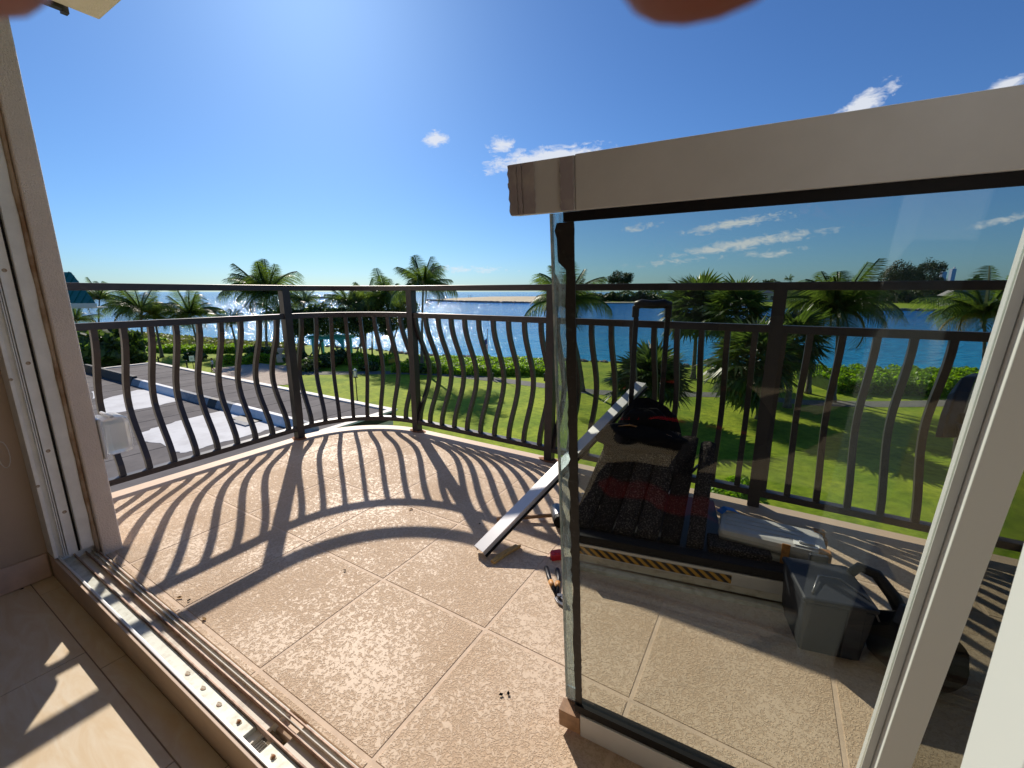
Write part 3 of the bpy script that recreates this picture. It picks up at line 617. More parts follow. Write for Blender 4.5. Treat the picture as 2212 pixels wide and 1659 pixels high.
link('pivot_bolt', MB().tube([(J.x+.002, J.y, .0), (J.x+.002, J.y, .020)], .007, 10).mesh('pivot_bolt', M['steel']), pl)
# --- small litter: dry leaves and crumbs
lm = []
for k in range(3):
    v = MB(); w = .006+.002*k; q_ = .42 if k == 2 else .8; w *= q_
    v.add([(-.014*q_, 0, .002), (-.004*q_, w, .005), (.008*q_, w*.8, .003), (.016*q_, 0, .005), (.006*q_, -w, .002), (-.006*q_, -w*.8, .004), (0, 0, .001)],
          [(0, 6, 1), (1, 6, 2), (2, 6, 3), (3, 6, 4), (4, 6, 5), (5, 6, 0)]); lm.append(v.mesh('dry_leaf', M['leafdry' if k < 2 else 'bag']))
for i, (u, v_, k, lab) in enumerate([(388, 1292, 0, 'yellow dry leaf on the sunlit deck near the track corner'), (408, 1298, 2, 'dark curled leaf beside the yellow leaf near the track'),
        (442, 1338, 0, 'pale dry leaf on the deck just beside the shadow of the top rail'), (888, 1100, 1, 'tiny scrap in the shadow of the curved mid rail'),
        (1036, 1132, 2, 'dark crumb near the end of the curved shadow'), (1082, 1502, 2, 'dark crumb pair on the deck left of the glass panel corner'),
        (1098, 1500, 2, 'dark crumb just right of its twin on the front deck'), (745, 1233, 2, 'dark speck on the joint below the curved shadow'), (48, 1473-200, 2, 'curled dark leaf on the interior floor by the baseboard')]):
    z = .007 if i < 8 else -.05
    g = ground(u, v_, z); link('dry_leaf', lm[k], loc=g, rotz=i*1.3, label=lab, category='leaf', group='litter on the deck')
# --- carpet covered cart: low deck with hazard tape, sloping carpet planks, handle
f0, f1 = V3(.256, 1.475, 0), V3(.958, 1.228, 0)
cd_ = (f1-f0).normalized(); ca = math.atan2(cd_.y, cd_.x); CL = (f1-f0).length
cart = thing('glazing_cart', 'low glazing cart with grey carpeted planks and hazard tape on its front beam', 'cart', f0, ca)
def cb(name, x0, x1, y0, y1, z0, z1, m, bv=0.0, par=None): return link(name, MB().box(x0, x1, y0, y1, z0, z1).mesh(name, M[m]), par or cart, bevel=bv)
fb = cb('front_beam', -.02, CL, 0, .045, .055, .104, 'aluw', .002)
cb('hazard_stripe', -.018, CL*.715, -.0022, -.0004, .062, .092, 'hazard')
cb('lower_rail', -.02, CL-.01, .004, .040, .026, .0535, 'frameold', .002)
cb('floor_rail', -.02, CL-.02, -.024, .0015, .004, .022, 'alu', .002)
cb('black_edge', -.02, CL+.002, .0005, .05, .1055, .138, 'black', .004)
cb('deck_board', -.02, .52, .052, .50, .09, .128, 'blackpl', .004); cb('deck_ledge', .5205, CL, .052, .150, .09, .128, 'blackpl', .003)
cb('end_plate', CL+.003, CL+.010, -.005, .155, .02, .142, 'frame', .001); cb('carpet_runner', .46, .66, .052, .148, .1285, .160, 'carpet', .006)
wh = MB().tube([(0, 0, 0), (.03, 0, 0)], .038, 18).mesh('wheel', M['black'], False)
for x, y in ((.05, .12), (CL-.09, .10), (.05, .42), (.46, .42)): link('wheel', wh, cart, loc=(x, y, .039))
up0 = V3(.02, .33, .29)
xs = [-.045, .038, .120, .204, .292, .384]; wd = [.072, .072, .073, .077, .070, .058]; top = [.9, .97, 1.02, 1.03, 1.0, .96]
for i in range(6):
    v = MB(); n = 14; nx = 5; x0 = xs[i]; w = wd[i]; vs = []; sh = .105*(1-i*.10)
    for j in range(n+1):
        s = j/n*top[i]
        for k in range(nx+1):
            q_ = k/nx; ex = math.sin(q_*math.pi)**.5*.010
            x = x0+w*q_+sh*s; y = .055+.36*s; z = .139+.30*s+ex+(random.random()-.5)*.003
            vs.append((x+(random.random()-.5)*.002, y-ex*.5, z))
    k0 = len(vs)
    vs += [(x, y+.018, max(.129, z-.034)) for x, y, z in vs]
    fs = []
    for j in range(n):
        for k in range(nx):
            a = j*(nx+1)+k; fs += [(a, a+1, a+nx+2, a+nx+1), (a+k0, a+nx+1+k0, a+nx+2+k0, a+1+k0)]
        a = j*(nx+1); fs.append((a, a+nx+1, a+nx+1+k0, a+k0)); a += nx; fs.append((a, a+k0, a+nx+1+k0, a+nx+1))
    for k in range(nx):
        fs.append((k, k+k0, k+1+k0, k+1)); a = n*(nx+1)+k; fs.append((a, a+1, a+1+k0, a+k0))
    link('carpet_plank', MB().add(vs, fs).mesh('carpet_plank', M['carpet' if i in (0, 2, 3, 5) else 'carpet2'], True), cart)
# telescopic handle rising behind the planks
hb = thing('pull_handle_bag', 'black wheeled tool bag with an extended pull handle behind the cart', 'tool bag', V3(.655, 2.02, 0), R(-6))
for s_ in (-1, 1):
    link('handle_tube', MB().box(-.0115+s_*.072, .0115+s_*.072, -.007, .007, .30, .93).mesh('handle_tube', M['blackpl']), hb, bevel=.003)
    link('handle_tube', MB().box(-.0065+s_*.072, .0065+s_*.072, -.0055, .0055, .93, .975).mesh('handle_tube', M['blackpl']), hb)
    link('grip_corner', MB().box(-.017+s_*.074, .013+s_*.074, -.013, .013, .930, .985).mesh('grip_corner', M['blackpl']), hb, bevel=.005)
link('grip', MB().tube([(-.082, 0, .985), (-.05, 0, .994), (0, 0, .990), (.05, 0, .994), (.082, 0, .985)], [.018, .021, .019, .021, .018], 12).mesh('grip', M['blackpl'], True), hb)
def blob(c, r, seed, n=20, m=12, amp=.12, fl=0):
    rr = random.Random(seed); ph_ = [rr.random()*6 for _ in range(6)]; b = MB(); vs = []; fs = []
    for i in range(m+1):
        p_ = -math.pi/2+math.pi*i/m
        for j in range(n):
            a = 2*math.pi*j/n
            k = 1+amp*(math.sin(3*a+ph_[0]+2*p_)+.6*math.sin(5*a+ph_[1]-3*p_)+.5*math.sin(7*p_+ph_[2]+a))
            x, y, z = math.cos(p_)*math.cos(a)*k, math.cos(p_)*math.sin(a)*k, math.sin(p_)*k
            x = math.copysign(abs(x)**.8, x); y = math.copysign(abs(y)**.8, y)
            vs.append((c[0]+r[0]*x, c[1]+r[1]*y, max(fl, c[2]+r[2]*z)))
    for i in range(m):
        for j in range(n): fs.append((i*n+j, i*n+(j+1) % n, (i+1)*n+(j+1) % n, (i+1)*n+j))
    return b.add(vs, fs)
link('bag_body', blob((0, -.05, .27), (.17, .10, .27), 3, amp=.05).mesh('bag_body', M['bag'], True), hb)
link('wheel', MB().tube([(-.14, .04, .03), (-.11, .04, .03)], .03, 14).mesh('wheel', M['black']), hb)
link('wheel', MB().tube([(.11, .04, .03), (.14, .04, .03)], .03, 14).mesh('wheel', M['black']), hb)
# black jacket slumped over the top of the planks
jk = thing('black_jacket', 'black jacket slumped over the top of the carpeted planks', 'jacket', V3(.57, 1.79, .38), R(-18))
link('jacket_body', blob((0, -.01, .035), (.185, .095, .060), 11, 28, 16, .10, -.03).mesh('jacket_body', M['bag'], True), jk)
link('hood', blob((.02, .05, .09), (.10, .06, .065), 5, 18, 12, .10, -.02).mesh('hood', M['bag'], True), jk)
link('strap', MB().sweep([(-.11, -.01, .085), (-.05, -.02, .10), (.0, -.03, .092), (.06, -.04, .088), (.13, -.05, .070)], .012, .003).mesh('strap', M['orange']), jk)
link('sleeve', MB().tube([(-.09, -.03, .03), (-.10, -.08, .01), (-.07, -.12, -.03)], [.035, .03, .022], 12).mesh('sleeve', M['bag'], True), jk)
# ratchet end showing on the planks
rt = thing('steel_ratchet', 'chrome ratchet handle resting on the right carpet planks', 'wrench', ground(1486, 1028, .315))
link('shaft', MB().tube([(0, 0, 0), (.085, .075, .028)], [.006, .0055], 10).mesh('shaft', M['steel'], True), rt)
link('ratchet_head', MB().ball((.092, .081, .031), .016, .014, .009).mesh('ratchet_head', M['steel'], True), rt)
# --- grey wedge offcut behind the panel edge
w0 = ground(1241, 1086, .16)
wd_ = thing('board_offcut', 'pale grey board offcut lying against the left carpet plank', 'offcut', w0, R(-38))
link('board', MB().prism([(0, 0), (.115, -.004), (.135, .03), (.045, .055), (-.01, .04)], 0, .012).mesh('board', M['resid']), wd_, bevel=.001)
link('batten', MB().box(.005, .10, .045, .057, .0125, .028).mesh('batten', M['frame']), wd_)
# --- silver case on the cart
sc_ = thing('silver_case', 'silver tool case with orange latches standing at the right behind the cart', 'tool case', V3(.958, 1.400, 0), R(-29))
def sb(name, x0, x1, y0, y1, z0, z1, m, bv=0.0): return link(name, MB().box(x0, x1, y0, y1, z0, z1).mesh(name, M[m]), sc_, bevel=bv)
sb('case_base', -.185, .150, -.080, .085, 0.001, .150, 'silver', .012)
sb('lid', -.185, .150, -.080, .085, .152, .200, 'silver', .018)
for y in (-.030, .002, .034): sb('lid_ridge', -.165, .085, y, y+.004, .1995, .2020, 'silver', .001)
sb('handle_recess', .050, .125, -.066, -.034, .2003, .2020, 'frame', .001); sb('carry_handle', .064, .112, -.056, -.044, .2021, .210, 'aluw', .003)
sb('latch', .1505, .160, -.062, -.030, .11, .188, 'orange', .002); sb('latch', .1505, .160, .035, .068, .11, .188, 'orange', .002)
sb('corner_guard', .120, .154, -.084, -.055, .182, .2035, 'orange', .003); sb('corner_guard', .120, .154, .060, .089, .182, .2035, 'orange', .003)
sb('latch_hinge', .015, .040, -.0855, -.0805, .12, .2025, 'orange', .001)
sb('red_label', .055, .125, -.0815, -.0803, .118, .132, 'red')
link('tape_flag', MB().sweep([(-.190, .05, .200), (-.170, .070, .214), (-.14, .082, .208), (-.125, .090, .196)], .030, .002).mesh('tape_flag', M['blue']), sc_)
# --- dark grey bin / vacuum body with black hose
b0 = ground(1725, 1405, 0); bn = thing('tool_bin', 'dark grey plastic tool bin with a clip and rounded black handle on the deck', 'tool bin', b0, R(-17))
v = MB(); bot = [(0, 0), (.165, 0), (.165, .19), (0, .19)]; tp = [(-.012, -.012), (.178, -.012), (.178, .205), (-.012, .205)]
vs = [(x, y, 0) for x, y in bot]+[(x, y, .185) for x, y in tp]
v.add(vs, [(3, 2, 1, 0), (4, 5, 6, 7), (0, 1, 5, 4), (1, 2, 6, 5), (2, 3, 7, 6), (3, 0, 4, 7)])
bn.scale = (.93, .93, .93)
link('bin_body', v.mesh('bin_body', M['bin']), bn, bevel=.008)
link('lid', MB().box(-.017, .184, -.018, .210, .1865, .204).mesh('lid', M['bin']), bn, bevel=.008)
link('lid_clip', MB().box(.070, .128, .2105, .228, .15, .222).mesh('lid_clip', M['bin']), bn, bevel=.004)
link('front_rib', MB().box(.105, .150, -.016, -.0125, .02, .20).mesh('front_rib', M['bin']), bn, bevel=.002)
link('wire_bail', MB().tube([(.015, .01, .208), (.06, .10, .216), (.12, .10, .216), (.172, .02, .208), (.190, -.005, .16)], .0028, 6).mesh('wire_bail', M['steel'], True), bn)
link('carry_handle', MB().tube([(.172, .16, .205), (.20, .175, .225), (.245, .165, .215), (.285, .13, .165), (.315, .10, .10), (.33, .08, .04)], [.014, .016, .018, .020, .022, .022], 12).mesh('carry_handle', M['blackpl'], True), bn)
bb = thing('black_bag', 'soft black tool bag slumped beside the dark grey bin', 'tool bag', V3(1.135, 1.02, 0), R(-15))
link('bag_body', blob((0, 0, .065), (.10, .11, .075), 21, 24, 14, .07, 0.0).mesh('bag_body', M['bag'], True), bb)
link('bag_strap', MB().sweep([(-.05, .0, .135), (-.02, .04, .165), (.03, .06, .160), (.07, .05, .12)], .02, .003).mesh('bag_strap', M['blackpl']), bb)
# --- black chair back at the right
kx = V3(1.50, 1.36, 0)
ck = thing('black_chair', 'black office chair with a tall curved armrest seen at the right of the glass', 'chair', kx, R(-35))
def hY(u, v, y):
    dd_ = Vector((u-1106, (829.5-v)*SP+922*CP, (829.5-v)*CP-922*SP)); t = y/dd_.y; return Vector((dd_.x*t, y, EYE+dd_.z*t))
ckM = ck.matrix_basis.inverted()
arm = [hY(2044, 945, 1.36), hY(2056, 895, 1.38), hY(2072, 850, 1.41), hY(2088, 822, 1.45), hY(2112, 814, 1.50)]
from mathutils import Matrix as _M
inv = (Matrix.Translation(kx) @ Matrix.Rotation(R(-35), 4, 'Z')).inverted()
al = [inv @ p for p in arm]
link('backrest', MB().sweep(al, .055, .030, side=(0.80, 0.6, 0)).mesh('backrest', M['blackpl']), ck, bevel=.006)
link('lumbar_bar', MB().tube([al[0]+V3(.02, 0, .03), al[0]+V3(.13, .02, .035)], .022, 10).mesh('lumbar_bar', M['blackpl'], True), ck)
link('lumbar_bar', MB().tube([al[1]+V3(.02, 0, -.01), al[1]+V3(.13, .02, .0)], .018, 10).mesh('lumbar_bar', M['blackpl'], True), ck)
link('back_frame', MB().sweep([al[4]+V3(.04, 0, 0), al[2]+V3(.13, .01, 0), al[0]+V3(.14, .02, 0), (.40, .02, .46)], .03, .03, side=(0.8, .6, 0)).mesh('back_frame', M['blackpl']), ck, bevel=.004)
link('seat', MB().box(.30, .76, -.22, .22, .42, .48).mesh('seat', M['bag']), ck, bevel=.02)
link('column', MB().tube([(.55, 0, .08), (.55, 0, .42)], .025, 12).mesh('column', M['steel']), ck)
for k in range(5):
    a = 2*math.pi*k/5+.3; link('leg', MB().tube([(.55, 0, .09), (.55+.26*math.cos(a), .26*math.sin(a), .055)], [.02, .014], 8).mesh('leg', M['blackpl']), ck)
    link('caster', MB().tube([(.55+.26*math.cos(a)-.012, .26*math.sin(a), .025), (.55+.26*math.cos(a)+.012, .26*math.sin(a), .025)], .025, 12).mesh('caster', M['black']), ck)

# ================================================================ LAND, SEA AND FAR SHORE
ZG = -8.95; ZS = -9.85
def sheet(name, pts, z, m, kind='structure', zb=None, mesh_only=False, par=None):
    v = MB()
    if zb is None: v.add([(x, y, z) for x, y in pts], [tuple(range(len(pts)))])
    else: v.prism(pts, zb, z)
    me = v.mesh(name, M[m]); return link(name, me, par, kind=kind) if kind else link(name, me, par)
def GX(u, v, z=ZG): p = ground(u, v, z); return (p.x, p.y)
# sea: rings, finer near the shore, out to the horizon
v = MB(); vs = []; radii = [3, 30, 60, 120, 250, 500, 1000, 2500, 6000, 12000]; nseg = 48
for r in radii: vs += [(r*math.cos(2*math.pi*j/nseg), r*math.sin(2*math.pi*j/nseg), ZS) for j in range(nseg)]
fs = [tuple(range(nseg))]+[(i*nseg+j, i*nseg+(j+1) % nseg, (i+1)*nseg+(j+1) % nseg, (i+1)*nseg+j) for i in range(len(radii)-1) for j in range(nseg)]
link('sea', v.add(vs, fs).mesh('sea', M['water']), kind='structure')
shore = [(150, 712), (213, 717), (290, 723), (365, 729), (455, 737), (541, 744), (600, 748), (660, 752), (730, 757), (804, 762), (890, 773), (980, 778), (1080, 783), (1180, 786), (1275, 789), (1380, 793), (1487, 799), (1600, 804), (1700, 808), (1824, 812), (1950, 814), (2084, 816), (2212, 819), (2350, 822)]
SH = [GX(u, v_, -9.6) for u, v_ in shore]
land = [(-400, -60)]+[(-400, 200)]+SH+[(160, 45), (260, 38), (260, -60)]
sheet('lawn', land[::-1], ZG, 'lawn', zb=ZG-2.2)
def path_strip(name, cl, w, z, m, zb=None):
    l, r = [], []
    for i, p in enumerate(cl):
        a, b = cl[max(i-1, 0)], cl[min(i+1, len(cl)-1)]; t = Vector((b[0]-a[0], b[1]-a[1])).normalized()
        l.append((p[0]-t.y*w/2, p[1]+t.x*w/2)); r.append((p[0]+t.y*w/2, p[1]-t.x*w/2))
    v = MB(); k = len(cl); v.add([(x, y, z) for x, y in l+r], [(i, i+k, i+k+1, i+1) for i in range(k-1)]); return link(name, v.mesh(name, M[m]), kind='structure')
# dune strip along the shore (left of the pergola) and its plants
din = [GX(*q) for q in [(660, 766), (590, 760), (520, 757), (440, 754), (360, 752), (300, 748), (240, 742), (150, 738)]]
dout = [(x-0.3, y-1.2) for x, y in SH[:8]]
sheet('dune_strip', (dout+din)[::-1], ZG+0.02, 'scrub')
def spline(pts, n=6):
    o = []
    for i in range(len(pts)-1):
        p0, p1, p2, p3 = pts[max(i-1, 0)], pts[i], pts[i+1], pts[min(i+2, len(pts)-1)]
        for k in range(n):
            t = k/n; o.append(tuple(0.5*((2*p1[c])+(-p0[c]+p2[c])*t+(2*p0[c]-5*p1[c]+4*p2[c]-p3[c])*t*t+(-p0[c]+3*p1[c]-3*p2[c]+p3[c])*t**3) for c in range(2)))
    return o+[pts[-1]]
path_strip('garden_path', spline([GX(u, v_) for u, v_ in [(560, 800), (640, 806), (740, 806), (910, 806), (1040, 817), (1174, 833), (1275, 846), (1400, 852), (1500, 852), (1620, 856), (1720, 868), (1850, 873), (2000, 872), (2120, 868), (2300, 864)]]), 2.1, ZG+0.02, 'path')
plz = [GX(*q) for q in [(458, 797), (470, 812), (520, 826), (575, 834), (640, 830), (650, 812), (622, 792), (560, 786), (500, 792)]]
sheet('plaza', plz[::-1], ZG+0.024, 'paver')
# plaza pavers: joints are real gaps between slabs in the near part
pvg = [GX(u, v_) for u, v_ in [(470, 800), (600, 800)]]
pc = Vector(GX(545, 810))
pav = MB()
for i in range(-14, 15):
    for j in range(-14, 15):
        x, y = i*0.62, j*0.62
        X, Y = pc.x+x*CT+y*ST, pc.y-x*ST+y*CT
        ins = False; k = len(plz)-1
        for q in range(len(plz)):
            if (plz[q][1] > Y) != (plz[k][1] > Y) and X < (plz[k][0]-plz[q][0])*(Y-plz[q][1])/(plz[k][1]-plz[q][1])+plz[q][0]: ins = not ins
            k = q
        if ins:
            c4 = [(X+(dx*CT+dy*ST)*.28, Y+(-dx*ST+dy*CT)*.28, ZG+0.05) for dx, dy in ((-1, -1), (1, -1), (1, 1), (-1, 1))]
            pav.add(c4, [(0, 1, 2, 3)])
link('plaza_pavers', pav.mesh('plaza_pavers', M['paver']), kind='stuff', label='pinkish square pavers of the plaza beyond the flat roof', category='pavers')

# rocks along the water line
def rockmesh(seed):
    r_ = random.Random(seed); b = MB().ball((0, 0, 0), 1, 1, .7, 7, 5)
    b.v = [tuple(c*(0.75+0.5*r_.random()) for c in q) for q in b.v]; return b
protos = [rockmesh(i) for i in range(5)]
rk = MB()
segs = [(SH[i], SH[i+1]) for i in range(len(SH)-1)]
for (p, q) in segs:
    l = math.hypot(q[0]-p[0], q[1]-p[1]); near = max(0.4, min(1.0, 60/max(40, math.hypot(*p))))
    for k in range(int(l*2.6)):
        t = random.random(); o = random.uniform(-1.0, 1.1); s = random.uniform(0.16, 0.48)
        b = random.choice(protos); a = random.random()*6.28; ca_, sa_ = math.cos(a), math.sin(a)
        x0, y0 = p[0]+(q[0]-p[0])*t, p[1]+(q[1]-p[1])*t+o
        z0 = ZG+0.05-max(0, o)*0.55
        rk.add([(x0+(x*ca_-y*sa_)*s, y0+(x*sa_+y*ca_)*s, z0+z*s) for x, y, z in b.v], b.f)
link('shore_rocks', rk.mesh('shore_rocks', M['rock']), kind='stuff', label='line of dark boulders along the water edge', category='rocks')

# leaf clouds ----------------------------------------------------
def leafquads(C, N, size, aspect=1.0, flat=0.0):
    """C: (n,3) centres, N: (n,3) preferred normals; returns verts, faces of rhombic leaves"""
    n = len(C); nr = N+rng.normal(size=(n, 3))*(1-flat); nr /= np.linalg.norm(nr, axis=1)[:, None]+1e-9
    t = rng.normal(size=(n, 3)); t -= (t*nr).sum(1)[:, None]*nr; t /= np.linalg.norm(t, axis=1)[:, None]+1e-9
    b = np.cross(nr, t); s = (size*(0.6+0.8*rng.random(n)))[:, None]
    V = np.stack([C-t*s*aspect, C-b*s*0.6+nr*s*0.15, C+t*s*aspect, C+b*s*0.6+nr*s*0.15], 1).reshape(-1, 3)
    return V
def quadmesh(name, V, m):
    n = len(V)//4; me = bpy.data.meshes.new(name); me.vertices.add(len(V)); me.vertices.foreach_set('co', V.astype(np.float32).ravel())
    me.loops.add(len(V)); me.loops.foreach_set('vertex_index', np.arange(len(V), dtype=np.int32))
    me.polygons.add(n); me.polygons.foreach_set('loop_start', np.arange(0, 4*n, 4, dtype=np.int32)); me.polygons.foreach_set('loop_total', np.full(n, 4, dtype=np.int32))
    me.materials.append(m); me.update(calc_edges=True); return me
def hedge_mesh(name, poly_fn, n, h, size, m, seed=0):
    """poly_fn(s,t)->(x,y) for s,t in 0..1; leaves on a lumpy top and down the sides"""
    s = rng.random(n); t = rng.random(n); side = rng.random(n) < 0.30
    x = np.array([poly_fn(a, b if not sd else (0.0 if rng.random() < 0.8 else 1.0)) for a, b, sd in zip(s, t, side)])
    lump = 1+0.16*np.sin(x[:, 0]*1.3+x[:, 1]*0.7)+0.12*np.sin(x[:, 0]*3.1-x[:, 1]*2.2)+0.07*np.sin(x[:, 0]*7.0+x[:, 1]*6.1)
    z = np.where(side, h*lump*rng.random(n)*0.95, h*lump*(0.9+0.14*rng.random(n)))
    C = np.column_stack([x[:, 0]+rng.normal(size=n)*.06, x[:, 1]+rng.normal(size=n)*.10, z])
    N = np.tile([0, -0.2, 1.3], (n, 1)); N[side] = [0, -1.0, 0.4]
    return quadmesh(name, leafquads(C, N, np.full(n, size), 0.9), m)
def hedge(label, f0_, f1_, depth, h, n, size, group=None, name='hedge'):
    """front base line from f0_ to f1_ (xy), depth away from the viewer"""
    t_ = thing(name, label, 'hedge', ((f0_[0]+f1_[0])/2, (f0_[1]+f1_[1])/2, ZG), 0, group)
    ox, oy = (f0_[0]+f1_[0])/2, (f0_[1]+f1_[1])/2
    dx, dy = f1_[0]-f0_[0], f1_[1]-f0_[1]; l = math.hypot(dx, dy); nx_, ny_ = -dy/l, dx/l
    def fn(s, t):
        w = 0.35*math.sin(s*9)+0.2*math.sin(s*23)
        return (f0_[0]+dx*s+nx_*(t*depth+w*(1-t))-ox, f0_[1]+dy*s+ny_*(t*depth+w*(1-t))-oy)
    link('foliage', hedge_mesh('foliage', fn, n, h, size, M['hedge']), t_)
    core = MB(); k = 12; pts = [fn(.01+.98*i/k, .06) for i in range(k+1)]+[fn(.99-.98*i/k, .95) for i in range(k+1)]
    core.prism(pts, 0.0, h*0.72); link('branches', core.mesh('branches', M['shrub']), t_)
    return t_
hedge('long trimmed sea grape hedge in front of the water beside the flagpole', GX(846, 806), GX(1182, 813), 8.5, 0.95, 15000, .15)
hedge('bright sea grape hedge on the right behind the coconut palms', GX(1800, 850), GX(2260, 860), 7.5, 1.5, 12000, .17)
hedge('far left low hedge between the two leaning palms and the dune', GX(318, 762), GX(520, 763), 3.5, 0.9, 5000, .2)
hedge('dark clipped hedge at the back of the plaza under the palms', GX(690, 786), GX(840, 790), 2.5, 1.1, 4000, .16)
hedge('small bright ground hedge at the far left above the broad leaved bush', GX(225, 746), GX(312, 748), 5, 0.8, 3000, .25)
hedge('low clipped hedge at the plaza edge beside the walking person', GX(482, 789), GX(590, 784), 2.2, 1.0, 3500, .16)
# dune plants: uncountable
nd = 9000; s_ = rng.random(nd); t_ = rng.random(nd)
do, di = np.array(dout), np.array(din[::-1])
ii = np.minimum((s_*(len(do)-1)).astype(int), len(do)-2); fr_ = s_*(len(do)-1)-ii
po = do[ii]*(1-fr_[:, None])+do[ii+1]*fr_[:, None]; pi_ = di[ii]*(1-fr_[:, None])+di[ii+1]*fr_[:, None]
P_ = po*(1-t_[:, None])+pi_*t_[:, None]
hh = 0.25+0.25*np.sin(P_[:, 0]*.5)*np.sin(P_[:, 1]*.9)
C = np.column_stack([P_[:, 0], P_[:, 1], ZG+0.02+np.maximum(0.05, hh)*rng.random(nd)*1.5])
link('dune_plants', quadmesh('dune_plants', leafquads(C, np.tile([0, -.3, 1.0], (nd, 1)), np.full(nd, .30), .9), M['dune']), kind='stuff', label='low grey green dune plants between the hedge and the rocks', category='ground cover')

# ================================================================ PALMS
def frond_mesh(name, length, nleaf, droop, m, curl=0.9, width=0.75):
    V_ = []; F_ = []
    rach = []
    for i in range(15):
        s = i/14; ang = 0.62-droop*s*1.9
        rach.append(None)
    p = Vector((0, 0, 0)); pts = [p.copy()]; n = 14
    for i in range(n):
        ang = 0.75-droop*1.75*(i/n)**1.15
        p = p+Vector((math.cos(ang), 0, math.sin(ang)))*(length/n); pts.append(p.copy())
    b = MB().tube(pts, [0.035*(1-0.85*i/n)+0.004 for i in range(n+1)], 4)
    for i in range(nleaf):
        s = 0.14+0.86*i/(nleaf-1); k = s*n; j = min(int(k), n-1); q = pts[j].lerp(pts[j+1], k-j); t = (pts[j+1]-pts[j]).normalized()
        ll = length*width*0.46*(math.sin(math.pi*min(1, s*0.80+0.12)))**0.7*(0.85+0.3*random.random())
        for sd in (-1, 1):
            dirv = (t*0.55+Vector((0, sd*1.0, -0.30))).normalized(); w = 0.0085*length
            side = t*w*0.8
            dr = Vector((0, 0, -1))*ll*(0.25+0.50*random.random()*curl)
            m1 = q+dirv*ll*0.5+dr*0.25+Vector((0, 0, .0)); e = q+dirv*ll+dr+t*ll*.08
            o = [q-side*.7, q+side*.7, m1+side*.8, m1-side*.8, e]
            b.add(o, [(0, 1, 2, 3), (3, 2, 4)])
    return b.mesh(name, m)
FR = [frond_mesh('frond', 1.0, 58, d_, M['frond'], cu, w) for d_, cu, w in ((0.15, .6, .7), (0.55, .9, .8), (0.95, 1.2, .8), (1.35, 1.3, .75))]
FD = frond_mesh('frond', 1.0, 26, 1.45, M['fronddry'], 1.2, .6)
nutm = MB()
for k in range(7): nutm.ball((.17*math.cos(k*2.4), .17*math.sin(k*2.4), -.18-.10*(k % 3)), .11, .11, .13, 8, 6)
nutm = nutm.mesh('coconuts', M['fronddry'], True)
def trunk(h, lean, r0=.19, r1=.11, curve=.5, seed=0, nm='trunk'):
    rr = random.Random(seed); n = 22; pts = []; rs = []
    for i in range(n+1):
        s = i/n; pts.append(Vector((lean[0]*(s**(1+curve)), lean[1]*(s**(1+curve)), h*s)))
        rs.append((r0*(1-s)**2*0.6+r1+(r0-r1)*(1-s)*.4)*(1+0.06*(i % 2))+(.09*(1-s*12) if s < .083 else 0))
    return MB().tube(pts, rs, 9).mesh(nm, M['bark'], True)
def palm(label, u, v, cu, cv, R_, nf=26, seed=0, wind=(-.25, 0), nuts=False, dry=2, group='coconut palms along the shore'):
    base = ground(u, v, ZG); d_ = Vector((cu-1106, (829.5-cv)*SP+922*CP, (829.5-cv)*CP-922*SP))
    k = math.hypot(base.x, base.y)/math.hypot(d_.x, d_.y); top = Vector((d_.x*k, d_.y*k, EYE+d_.z*k)); h = top.z-ZG
    r_ = R_*math.hypot(base.y*CP-(ZG-EYE)*SP, 0)/922
    rr = random.Random(seed); t_ = thing('coconut_palm', label, 'palm tree', base, 0, group)
    lean = (top.x-base.x, top.y-base.y); link('trunk', trunk(h, lean, seed=seed), t_)
    L_ = r_*1.10; o = Vector((lean[0], lean[1], h))
    nf = int(nf*.84)
    for i in range(nf):
        q = i/nf; a = i*2.39996+rr.uniform(-.45, .45)
        lvl = 0 if q < .22 else 1 if q < .55 else 2 if q < .85 else 3
        pitch = [-.42, -.12, .12, .34][lvl]+rr.uniform(-.26, .26)
        me = FR[lvl] if i < nf-dry else FD
        f = link('frond', me, t_, loc=o+Vector((0, 0, .12-.1*q)))
        # lean with the wind
        ax = a; x, y = math.cos(ax)+wind[0]*1.1, math.sin(ax)+wind[1]*1.1; ax = math.atan2(y, x)
        s = L_*(0.72+.48*rr.random())*(0.9 if lvl == 0 else 1)
        f.rotation_euler = (rr.uniform(-.35, .35), pitch, ax); f.scale = (s, s, s)
    if nuts: link('coconuts', nutm, t_, loc=o)
    return t_
palm('tallest palm at far left behind the green roof', 216, 727, 215, 647, 42, 24, 1)
palm('bushy leaning palm whose crown covers the sea left of the middle bars', 313, 776, 304, 674, 60, 30, 2, (-.4, 0), True)
palm('slender palm with a pale curved trunk behind the white sign', 430, 761, 411, 684, 58, 30, 3, (-.1, 0))
palm('tall thick palm rising above the rail at the left post', 577, 757, 577, 640, 76, 36, 4, (-.3, 0), True)
palm('short palm with yellowing fronds left of the tall thick palm', 513, 764, 499, 700, 34, 22, 5, (-.1, 0), True, 5)
palm('upright young palm standing in the brightest glitter', 656, 767, 657, 655, 36, 20, 6)
palm('feathery palm right of the turquoise pergola', 752, 768, 752, 658, 46, 24, 7)
palm('dense palm between pergola and second post with drooping yellow skirt', 850, 778, 835, 650, 60, 34, 8, (-.2, 0), True, 4)
palm('tall straight palm with a slim blue grey trunk behind the second post', 912, 802, 914, 625, 72, 30, 9, (.15, 0))
palm('leaning palm seen through the free edge of the glass panel', 1258, 845, 1222, 662, 84, 32, 10, (.1, 0))
palm('large dark coconut palm rising high in the middle of the tinted glass', 1798, 868, 1811, 676, 108, 40, 11, (-.25, 0), True)
